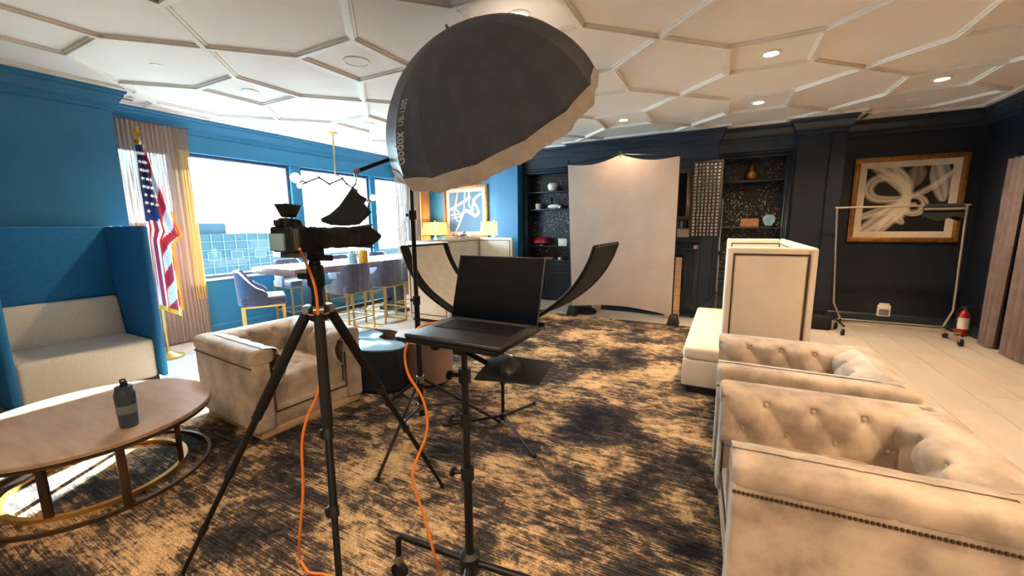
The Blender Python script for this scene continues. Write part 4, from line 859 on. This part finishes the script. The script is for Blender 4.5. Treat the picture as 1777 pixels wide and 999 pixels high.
for r in range(6):
    n = 14 if r < 5 else 12; y = ly0+.121+r*.0193
    for k in range(n):
        x = lx0+.036+k*(lx1-lx0-.072)/n; wd = (lx1-lx0-.072)/n-.003
        kb.box(x, x+wd, y, y+.0165, zl0+.0142, zl0+.0158)
o = kb.build('keys', 'blackpl', t, smooth=False); o['kind'] = 'stuff'
tilt = math.radians(17); hm = Matrix.Translation(((lx0+lx1)/2, ly1-.004, zl0+.012)) @ Matrix.Rotation(-tilt, 4, 'X')
wl = (lx1-lx0)/2
ld_ = MB().box(-wl, wl, 0, .006, 0, .246, mat=hm).build('lid', 'laptop', t, bevel=.002); MB().box(-wl+.004, wl-.004, -.0012, -.0001, .008, .242, mat=hm).build('display', 'screen', ld_, smooth=False)
MB().cyl((lx0+.03, ly1-.003, zl0+.012), (lx1-.03, ly1-.003, zl0+.012), .006).build('hinge', 'laptop', t)
c = onz(886, 640, mz); t = thing('computer_mouse', 'glossy black wireless mouse on the small shelf under the laptop', 'mouse', (c.x, c.y, mz), math.radians(25))
def ms(u, v):
    a = 2*PI*u; r = math.sin(PI/2*(1-v)); x = .031*r*math.cos(a)*(1+.1*math.sin(a)); y = .064*r*math.sin(a); z = .034*v**.75*(1-.2*math.sin(a)*r); return (x, y, z)
MB().grid(ms, 28, 10).build('shell', 'blackpl', t, local=True); MB().tube([(-.004, .03, .03), (.004, .03, .03)], .009, 12).build('scroll_wheel', 'steel', t, local=True)
c0 = Vector((lx0-.004, 1.17, zl0+.006))
cable('laptop_cable', 'orange cable dropping from the laptop tray down to the rug beside the wheeled stand', [c0, c0+Vector((-.025, -.06, .0)), Vector((-.95, 1.06, 1.135))]+[vert(x, y, (-.93, 1.09)) for x, y in ((706, 600), (703, 622), (710, 652), (731, 686), (741, 720), (739, 757), (722, 800), (716, 832), (728, 872), (741, 912), (754, 962))]+[onz(768, 1003, RZ+.006), onz(790, 1020, RZ+.006)], .005)
t = thing('card_reader', 'silver adapter with amber cable plugged into the laptop side', 'adapter', (-.935, 1.21, zt2))
MB().box(-.942, -.92, 1.19, 1.25, zt2, zt2+.01, mat=None).build('adapter_body', 'steel', t, bevel=.003); MB().tube(catmull([(-.93, 1.25, zt2+.006), (-.93, 1.29, zt2+.02), (-.9, 1.31, zt2+.03), (-.86, 1.29, zt2+.02)], 5), .006, 8).build('amber_cable', 'yellow', t)

# ================================================================ light stand with boom
px_, py_ = -1.88, 2.12; piv = Vector((px_, py_, 1.985))
t = thing('light_stand', 'black light stand with boom arm holding the big umbrella', 'light stand', (px_, py_, RZ))
MB().cyl((px_, py_, .14), (px_, py_, 1.0), .019, n=16).build('lower_pole', 'black', t); MB().cyl((px_, py_, .95), (px_, py_, 1.6), .0155, n=16).build('middle_pole', 'black', t); MB().cyl((px_, py_, 1.55), piv, .0125, n=16).build('upper_pole', 'black', t)
for z in (.99, 1.575): MB().cyl((px_, py_, z-.03), (px_, py_, z+.03), .026, n=16).box(px_-.05, px_-.015, py_-.01, py_+.01, z-.01, z+.01).build('collar', 'blackpl', t)
MB().cyl((px_, py_, .39), (px_, py_, .44), .028, n=16).build('leg_collar', 'steel', t); MB().cyl((px_, py_, .19), (px_, py_, .23), .026, n=16).build('brace_collar', 'steel', t)
for fx, fy in ((-1.738, 1.546), (-1.448, 2.494), (-2.43, 2.32)):
    f = Vector((fx, fy, RZ+.012)); a = Vector((px_, py_, .415)); d = (f-a); m = a+d*.52; h = Vector((d.x, d.y, 0)).normalized()
    lg = MB().tube([a+h*.025, f], .0105, 10).build('leg', 'black', t); MB().tube([Vector((px_, py_, .21))+h*.024, m], .008, 8).build('brace', 'black', lg); MB().sphere(f, (.016, .016, .012), 10, 6).build('rubber_foot', 'rubber', lg)
bend = vert(617, 298, (-2.137, 1.892)); bd = (piv-bend).normalized()
MB().cyl(bend, piv+bd*.36, .0125, n=12).build('boom_arm', 'black', t); MB().cyl(bend-bd*.012, bend+bd*.03, .0155, n=12).build('boom_cap', 'steel', t)
MB().lathe([(.02, -.03), (.034, -.025), (.034, .025), (.02, .03)], piv, 16, mat=bd.to_track_quat('X', 'Z').to_matrix().to_4x4()).build('boom_clamp', 'black', t)

# umbrella
VR = ray(846, 199).normalized(); AX = CR*.42+CU*-.907; AX = (AX-VR*AX.dot(VR)).normalized(); AX = (AX*math.cos(math.radians(16.5))+VR*math.sin(math.radians(16.5))).normalized()
UC = atd(846, 199, 2.62); UR, UD = .715, .52
e1 = (CF-AX*CF.dot(AX)).normalized(); e2 = AX.cross(e1)
PH = math.radians(80)
def um(th, k, extra=0):
    ph = PH*k; ps = (th % (2*PI/16))-PI/16; fa = math.cos(PI/16)/math.cos(ps); sag = 1-.012*math.cos(8*th+PI)**2*0
    r = (UR*math.sin(ph)/math.sin(PH))*(.35*fa+.65*(1-.045*(1-(ps/(PI/16))**2)*k))+extra; h = UD*(math.cos(ph)-math.cos(PH))/(1-math.cos(PH))
    return UC-AX*(h+extra*.5)+(e1*math.cos(th)+e2*math.sin(th))*r
t = thing('photo_umbrella', 'huge deep black photo umbrella with white diffuser edge hanging over the set', 'umbrella', tuple(UC))
for q in range(16): MB().grid(lambda u, v: um((q+u)*2*PI/16, .012+.988*v), 6, 16).build('canopy_panel', 'blackfab', t, thick=.002)
def band(u, v):
    th = 2*PI*u; b = um(th, 1.0); o = (b-UC).normalized(); wv = .006*math.sin(th*67+v*5)+.006*math.sin(th*31-v*3)+.004*math.sin(th*113)
    r = (b-UC).length; rr = r+.004+.006*math.sin(PI*v)+.6*wv*(.15+v)-.012*v*v; return UC+o*rr+AX*(-.012+.108*v+.005*math.sin(th*16)*v)
MB().grid(band, 360, 8).build('diffuser_edge', 'whitefab', t)
MB().grid(lambda u, v: UC+(band(u, 1)-UC)*(1-v)+AX*(-.1*v**.7), 96, 8).build('diffuser', 'whitefab', t)
tip = um(0, 0); MB().tube([tip+AX*.01, tip-AX*.014, tip-AX*.026], [.012, .009, .004], 10).build('ferrule', 'steel', t)
MB().tube([tip, UC+AX*.02], .005, 8).build('shaft', 'steel', t)
# printed lettering on one panel
best = {}
tgt = {'a': (697, 287), 'b': (694.5, 228), 'c': (697, 218), 'd': (704.5, 171)}
def prj(p): v = p-CP; d = v.dot(CF); return 888.5+FPX*v.dot(CR)/d, 499.5-FPX*v.dot(CU)/d
for i in range(0, 720):
    th = 2*PI*i/720
    for j in range(20, 61):
        k = j/60; p = um(th, k); nrm = (p-(UC-AX*UD*.2)); 
        if nrm.dot(p-CP) > 0: continue
        x, y = prj(p)
        for n_, (a, b) in tgt.items():
            d = (x-a)**2+(y-b)**2
            if n_ not in best or d < best[n_][0]: best[n_] = (d, th, k)
def lettering(body, A, B, size_ratio, bold=0):
    cu = bpy.data.curves.new('lettering', 'FONT'); cu.body = body; cu.resolution_u = 3; cu.offset = bold; cu.space_character = 1.05
    ob = bpy.data.objects.new('lettering', cu); C.objects.link(ob); bpy.context.view_layer.update()
    me = bpy.data.meshes.new_from_object(ob.evaluated_get(bpy.context.evaluated_depsgraph_get()))
    bpy.data.objects.remove(ob)
    xs = [v.co.x for v in me.vertices]; x0, x1 = min(xs), max(xs); W_ = x1-x0
    (_, ta, ka), (_, tb, kb_) = best[A], best[B]; pa, pb = um(ta, ka), um(tb, kb_); L = (pb-pa).length; sc = L/W_*size_ratio
    bm = bmesh.new(); bm.from_mesh(me); bmesh.ops.subdivide_edges(bm, edges=[e for e in bm.edges if e.calc_length() > .2], cuts=2, use_grid_fill=False); bmesh.ops.triangulate(bm, faces=bm.faces[:]); 
    mb = MB(); vs = []; s0 = 1 if (prj(um(ta+.05, ka))[0] < prj(um(ta, ka))[0]) else -1
    for v in bm.verts:
        f = (v.co.x-x0)/W_; th = ta+(tb-ta)*f; k = ka+(kb_-ka)*f; r = UR*math.sin(PH*k)
        dth = (v.co.y-.33)*sc*1.9/max(r, .1)
        vs.append(um(th+s0*dth, k, .005))
    bm.verts.index_update(); mb.add(vs, [tuple(x.index for x in f.verts) for f in bm.faces]); bm.free()
    o = mb.build('printed_lettering', 'lettering', t, smooth=False); o['label'] = 'white printed lettering on a canopy panel'
lettering('Godox', 'a', 'b', 1.0, .03); lettering('UB-130S', 'c', 'd', 1.0, .012)

# counterweight bag
t = thing('sandbag', 'dark canvas counterweight bag hanging from the end of the boom arm', 'sandbag', tuple(bend))
pb_ = (bend.x, bend.y)
MB().tube([bend+Vector((0, 0, .02)), bend+Vector((.012, .0, -.005)), bend+Vector((0, 0, -.07)), bend+Vector((-.012, 0, -.005))], .004, 6, closed=True).build('carabiner', 'steel', t)
top = vert(612, 326, pb_); MB().tube([bend+Vector((0, 0, -.068)), top], .006, 6).build('strap', 'blackfab', t)
out = [(611, 324), (618, 330), (626, 338), (637, 345), (632, 353), (638, 360), (645, 368), (636, 378), (624, 390), (600, 392), (575, 391), (557, 385), (556, 379), (572, 371), (588, 357), (600, 340)]
oc = vert(604, 366, pb_); nrm = Vector((pb_[0], pb_[1], 0)).normalized()
bp_ = [vert(x, y, pb_) for x, y in out]
mb = MB(); n = len(bp_); lay = []
for k, (sc, dp) in enumerate(((.80, -.055), (.95, -.035), (1.0, 0), (.95, .035), (.80, .055))): lay.append([oc+(p-oc)*sc+nrm*dp for p in bp_])
mb.add([v for l_ in lay for v in l_], [(k*n+i, k*n+(i+1) % n, (k+1)*n+(i+1) % n, (k+1)*n+i) for k in range(4) for i in range(n)]+[tuple(range(n)), tuple(4*n+i for i in range(n))]).build('bag', 'bagfab', t)

# ================================================================ curved reflector on its own stand
rx, ry = -1.407, 2.484; y0r, y1r = 2.21, 2.74
t = thing('curved_reflector', 'U-shaped curved reflector with black frame on a low stand behind the laptop', 'reflector', (rx, ry, RZ))
prof = [ony(x, y, y0r) for x, y in ((697, 428), (706, 455), (722, 486), (745, 512), (785, 541), (830, 562), (885, 567), (935, 547), (975, 519), (1003, 488), (1022, 455), (1032, 428))]
prof = [Vector((p.x, 0, p.z)) for p in catmull([(p.x, 0, p.z) for p in prof], 5)]
n = len(prof)
def nrm2(i): d = prof[min(i+1, n-1)]-prof[max(i-1, 0)]; d.normalize(); return Vector((-d.z, 0, d.x))
def sheet(ya, yb, off, th): 
    mb = MB(); a = [p+nrm2(i)*off for i, p in enumerate(prof)]; b = [p+nrm2(i)*(off+th) for i, p in enumerate(prof)]
    vs = [Vector((p.x, y, p.z)) for y in (ya, yb) for l_ in (a, b) for p in l_]
    fs = []
    for i in range(n-1): fs += [(i, i+1, 2*n+i+1, 2*n+i), (n+i, 3*n+i, 3*n+i+1, n+i+1), (i, n+i, n+i+1, i+1), (2*n+i, 2*n+i+1, 3*n+i+1, 3*n+i)]
    fs += [(0, 2*n, 3*n, n), (n-1, 2*n-1, 4*n-1, 3*n-1)]
    return mb.add(vs, fs)
sheet(y0r+.01, y1r-.01, -.006, .005).build('backing', 'rubber', t); sheet(y0r+.075, y1r-.05, .0, .003).build('reflective_face', 'whitefab', t)
for y in (y0r, y1r): MB().tube([Vector((p.x, y, p.z)) for p in prof], .013, 8).build('edge_tube', 'black', t)
for i in (0, n-1): MB().tube([(prof[i].x, y0r, prof[i].z), (prof[i].x, y1r, prof[i].z)], .009, 8).build('end_bar', 'black', t)
zr0 = min(p.z for p in prof); MB().cyl((rx, ry, .09), (rx, ry, zr0), .0125, n=12).build('pole', 'black', t); MB().cyl((rx, ry, .33), (rx, ry, .37), .02).build('collar', 'blackpl', t); MB().lathe([(.02, .05), (.028, .06), (.028, .1), (.015, .11)], (rx, ry, 0), 16).build('hub', 'blackpl', t)
MB().box(rx-.03, rx+.03, y0r+.02, y1r-.02, zr0-.025, zr0-.004).build('cradle', 'black', t)
for fx, fy in ((-1.785, 2.253), (-1.34, 2.9), (-1.01, 2.19)):
    d = Vector((fx-rx, fy-ry, 0)); lg = MB().tube([(rx, ry, .08), (fx, fy, RZ+.012)], .0105, 10).build('leg', 'black', t); MB().sphere((fx, fy, RZ+.013), (.018, .018, .013), 10, 6).build('rubber_foot', 'rubber', lg)

# ================================================================ grey backdrop
t = thing('photo_backdrop', 'grey cloth photo backdrop stretched on a freestanding frame before the fireplace', 'backdrop', (-1.42, 6.3, 0))
def bdp(u, v):
    xa = -2.2-.1*v; xb = -.652+.005*v; x = xa+(xb-xa)*u
    top = 2.44+.085*(1-abs(u-.5)*2)-.065*math.sin(PI*((u*2) % 1)); bot = .165+.075*math.sin(PI*u)-.02*u
    x += .03*(math.sin(PI*v))*(1 if u < .05 else -1 if u > .95 else 0)*0
    y = 6.27+.01*math.sin(u*9+v*3)*math.sin(PI*u)*math.sin(PI*v)+.016*math.sin(PI*u)*math.sin(PI*v)+.004*math.sin(24*u+9*v)*(1-v)**3
    return (x, y, bot+(top-bot)*v)
MB().grid(bdp, 48, 36).build('cloth', 'backdrop', t, thick=.003)
for xt, xb_, ft in ((-2.3, -2.2, -2.2), (-.647, -.645, -.625)):
    MB().cyl((xb_, 6.3, .1), (xt, 6.3, 2.46), .011, n=10).build('post', 'black', t)
    MB().hexa([(ft-.085, 6.2, RZ), (ft+.085, 6.2, RZ), (ft+.085, 6.4, RZ), (ft-.085, 6.4, RZ), (ft-.05, 6.24, .165), (ft+.05, 6.24, .165), (ft+.05, 6.36, .165), (ft-.05, 6.36, .165)]).build('foot', 'blackpl', t, bevel=.008)
MB().tube([(-2.3, 6.3, 2.45), (-1.475, 6.3, 2.535), (-.647, 6.3, 2.44)], .009, 8).build('top_bar', 'black', t)
for x, z in ((-2.3, 2.46), (-1.475, 2.54), (-.647, 2.45)): MB().box(x-.012, x+.012, 6.255, 6.31, z-.02, z+.04).build('clip', 'blackpl', t)
p = onz(1005, 541, 0.0); t = thing('weight_disc', 'flat dark round weight lying on the tiles under the grey backdrop', 'weight', (p.x+.12, 6.6, 0)); MB().lathe([(.17, 0), (.18, .02), (.17, .06), (.001, .062)], (p.x+.12, 6.6, 0), 28, cap=False).build('disc', 'blackpl', t)
p = onz(1034, 540, 0); t = thing('small_box', 'small pale box on the tiles behind the grey backdrop', 'box', (-1.95, 6.9, 0)); MB().box(-2.03, -1.87, 6.82, 6.86, .0, .14).build('carton', 'wood', t, bevel=.003)

# ================================================================ strip softbox on stand
t = thing('strip_softbox', 'tall black strip softbox with white egg-crate grid beside the right bookcase', 'softbox', (-.29, 6.62, 1.3))
fx0, fx1, fz0, fz1, fy = -.48, -.10, 1.30, 2.37, 6.5
tm = Matrix.Rotation(math.radians(1.5), 4, 'Y')
MB().hexa([(fx0, fy, fz0), (fx1, fy, fz0), (fx1-.12, fy+.32, fz0+.4), (fx0+.12, fy+.32, fz0+.4), (fx0, fy, fz1), (fx1, fy, fz1), (fx1-.12, fy+.32, fz1-.4), (fx0+.12, fy+.32, fz1-.4)]).build('shell', 'rubber', t, bevel=.006)
f = MB(); frame_xz(f, fx0-.005, fx1+.005, fz0-.005, fz1+.005, fy, .028, .03); f.build('rim', 'rubber', t, bevel=.004)
MB().box(fx0+.02, fx1-.02, fy-.012, fy-.004, fz0+.02, fz1-.02).build('diffuser', 'whitefab', t)
gr = MB(); rnd = random.Random(5)
for k in range(1, 7): 
    x = fx0+.02+k*(fx1-fx0-.04)/7; pts = [(x+rnd.uniform(-.006, .006), fy-.02, fz0+.02+q*(fz1-fz0-.04)/22) for q in range(23)]
    for a, b in zip(pts, pts[1:]): gr.hexa([(a[0]-.012, a[1]-.007, a[2]), (a[0]+.012, a[1]-.007, a[2]), (a[0]+.012, a[1]+.007, a[2]), (a[0]-.012, a[1]+.007, a[2]), (b[0]-.012, b[1]-.007, b[2]), (b[0]+.012, b[1]-.007, b[2]), (b[0]+.012, b[1]+.007, b[2]), (b[0]-.012, b[1]+.007, b[2])])
for k in range(1, 22): z = fz0+.02+k*(fz1-fz0-.04)/22; gr.box(fx0+.02, fx1-.02, fy-.026, fy-.013, z-.007, z+.007)
gr.build('grid', 'rubber', t)
sx2, sy2 = -.08, 6.62
t = thing('softbox_stand', 'thin grey light stand holding the strip softbox behind the cream booth', 'light stand', (sx2, sy2, 0))
MB().cyl((sx2, sy2, .1), (sx2, sy2, 1.1), .014).build('lower_pole', 'steel', t); MB().cyl((sx2, sy2, 1.05), (sx2, sy2, 1.85), .011).build('upper_pole', 'steel', t); MB().cyl((sx2, sy2, 1.04), (sx2, sy2, 1.1), .022).build('collar', 'blackpl', t)
MB().tube([(sx2, sy2, 1.84), (-.29, 6.82, 1.84)], .012).build('bracket', 'black', t)
for a in (.4, 2.5, 4.6): MB().tube([(sx2, sy2, .5), (sx2+.42*math.cos(a), sy2+.42*math.sin(a), .014)], .01).build('leg', 'black', t)

# ================================================================ clothes rack, extinguisher, wall box
ry_ = 6.9; t = thing('clothes_rack', 'chrome rolling clothes rack in front of the right-hand print', 'clothes rack', (1.95, ry_, 0))
MB().tube([(1.27, ry_, 1.69), (2.56, ry_, 1.69)], .013, 10).build('top_bar', 'chrome', t)
for xt, xm, xb_ in ((1.29, 1.37, 1.46), (2.53, 2.555, 2.49)):
    MB().tube([(xt, ry_, 1.69), (xm, ry_, .40), (xb_, ry_, .19)], .0125, 10).build('upright', 'chrome', t)
    xf = 1.46 if xt < 2 else 2.59
    MB().tube([(xf, ry_-.22, .13), (xf, ry_+.22, .13)], .014, 10).build('end_foot', 'black', t)
    MB().tube([(xb_, ry_, .19), (xf, ry_, .13)], .011, 8).build('socket', 'black', t)
    for y in (ry_-.2, ry_+.2):
        c = MB().cyl((xf-.014, y, .045), (xf+.014, y, .045), .045, n=18).build('caster_wheel', 'rubber', t); MB().box(xf-.02, xf+.02, y-.012, y+.012, .05, .13).build('caster_fork', 'chrome', c)
for y in (ry_-.17, ry_+.17): MB().tube([(1.46, y, .15), (2.59, y, .15)], .01, 8).build('base_rail', 'chrome', t)
xa, xb2 = ony(1604, 360, ry_).x, 2.50
t = thing('folded_black_cloth', 'black cloth folded over the right end of the clothes rack', 'cloth', ((xa+xb2)/2, ry_, 1.5))
def clo(u, v):
    a = (v-.5)*2; x = xa+(xb2-xa)*u; s_ = 1 if a > 0 else -1; k = abs(a)
    if k < .2: th = k/.2*PI/2; return (x, ry_+s_*.02*math.sin(th), 1.69+.02*math.cos(th))
    return (x, ry_+s_*(.02+.02*(k-.2)), 1.69-(k-.2)*(.20+.03*math.sin(u*7+s_)))
MB().grid(clo, 18, 24).build('cloth', 'rubber', t, thick=.004)
for k in range(7):
    x = xa+.02+k*(xb2-xa-.04)/6; MB().box(x-.03, x+.03, ry_-.05, ry_-.042, 1.635, 1.66).build('hanger_clip', 'chrome', t, bevel=.003)
p = onz(1668, 583); p = Vector((p.x, 7.33, 0)); t = thing('fire_extinguisher', 'red fire extinguisher with white label on the floor in the right corner', 'fire extinguisher', tuple(p))
MB().lathe([(.055, 0), (.062, .01), (.062, .27), (.05, .31), (.025, .335), (.02, .36)], p, 22).build('cylinder', 'vinyl', t); MB().lathe([(.0625, .1), (.0625, .25)], p, 22, cap=False).build('paper_label', 'labelw', t)
MB().box(p.x-.02, p.x+.02, p.y-.02, p.y+.02, .36, .385).build('valve', 'steel', t); MB().tube([(p.x-.02, p.y, .385), (p.x+.05, p.y-.01, .40), (p.x+.1, p.y-.02, .405)], .008, 8).build('lever', 'black', t)
MB().tube(catmull([(p.x-.02, p.y-.02, .37), (p.x-.07, p.y-.03, .33), (p.x-.075, p.y-.03, .2), (p.x-.07, p.y-.03, .1)], 5), .009, 8).build('hose', 'rubber', t)
t = thing('wall_dispenser', 'small white wall box with grey window low on the dark right wall', 'wall box', (2.12, 7.73, .12))
MB().box(2.045, 2.2, 7.69, 7.732, .115, .285).build('housing', 'white', t, bevel=.015, seg=3); MB().box(2.065, 2.18, 7.7, 7.732, .285, .31).build('cap', 'white', t, bevel=.006); MB().box(2.066, 2.179, 7.688, 7.69, .135, .225).build('window', 'bottleb', t)
t = thing('equipment_bag', 'black equipment bag on the tiles between the cream booth and the clothes rack', 'bag', (1.12, 6.95, 0))
MB().box(.92, 1.38, 6.9, 7.12, 0, .2).build('bag_body', 'rubber', t, bevel=.04, seg=3); MB().tube(catmull([(1.0, 7.0, .195), (1.05, 6.98, .27), (1.25, 6.98, .27), (1.3, 7.0, .195)], 5), .01).build('handle', 'rubber', t)
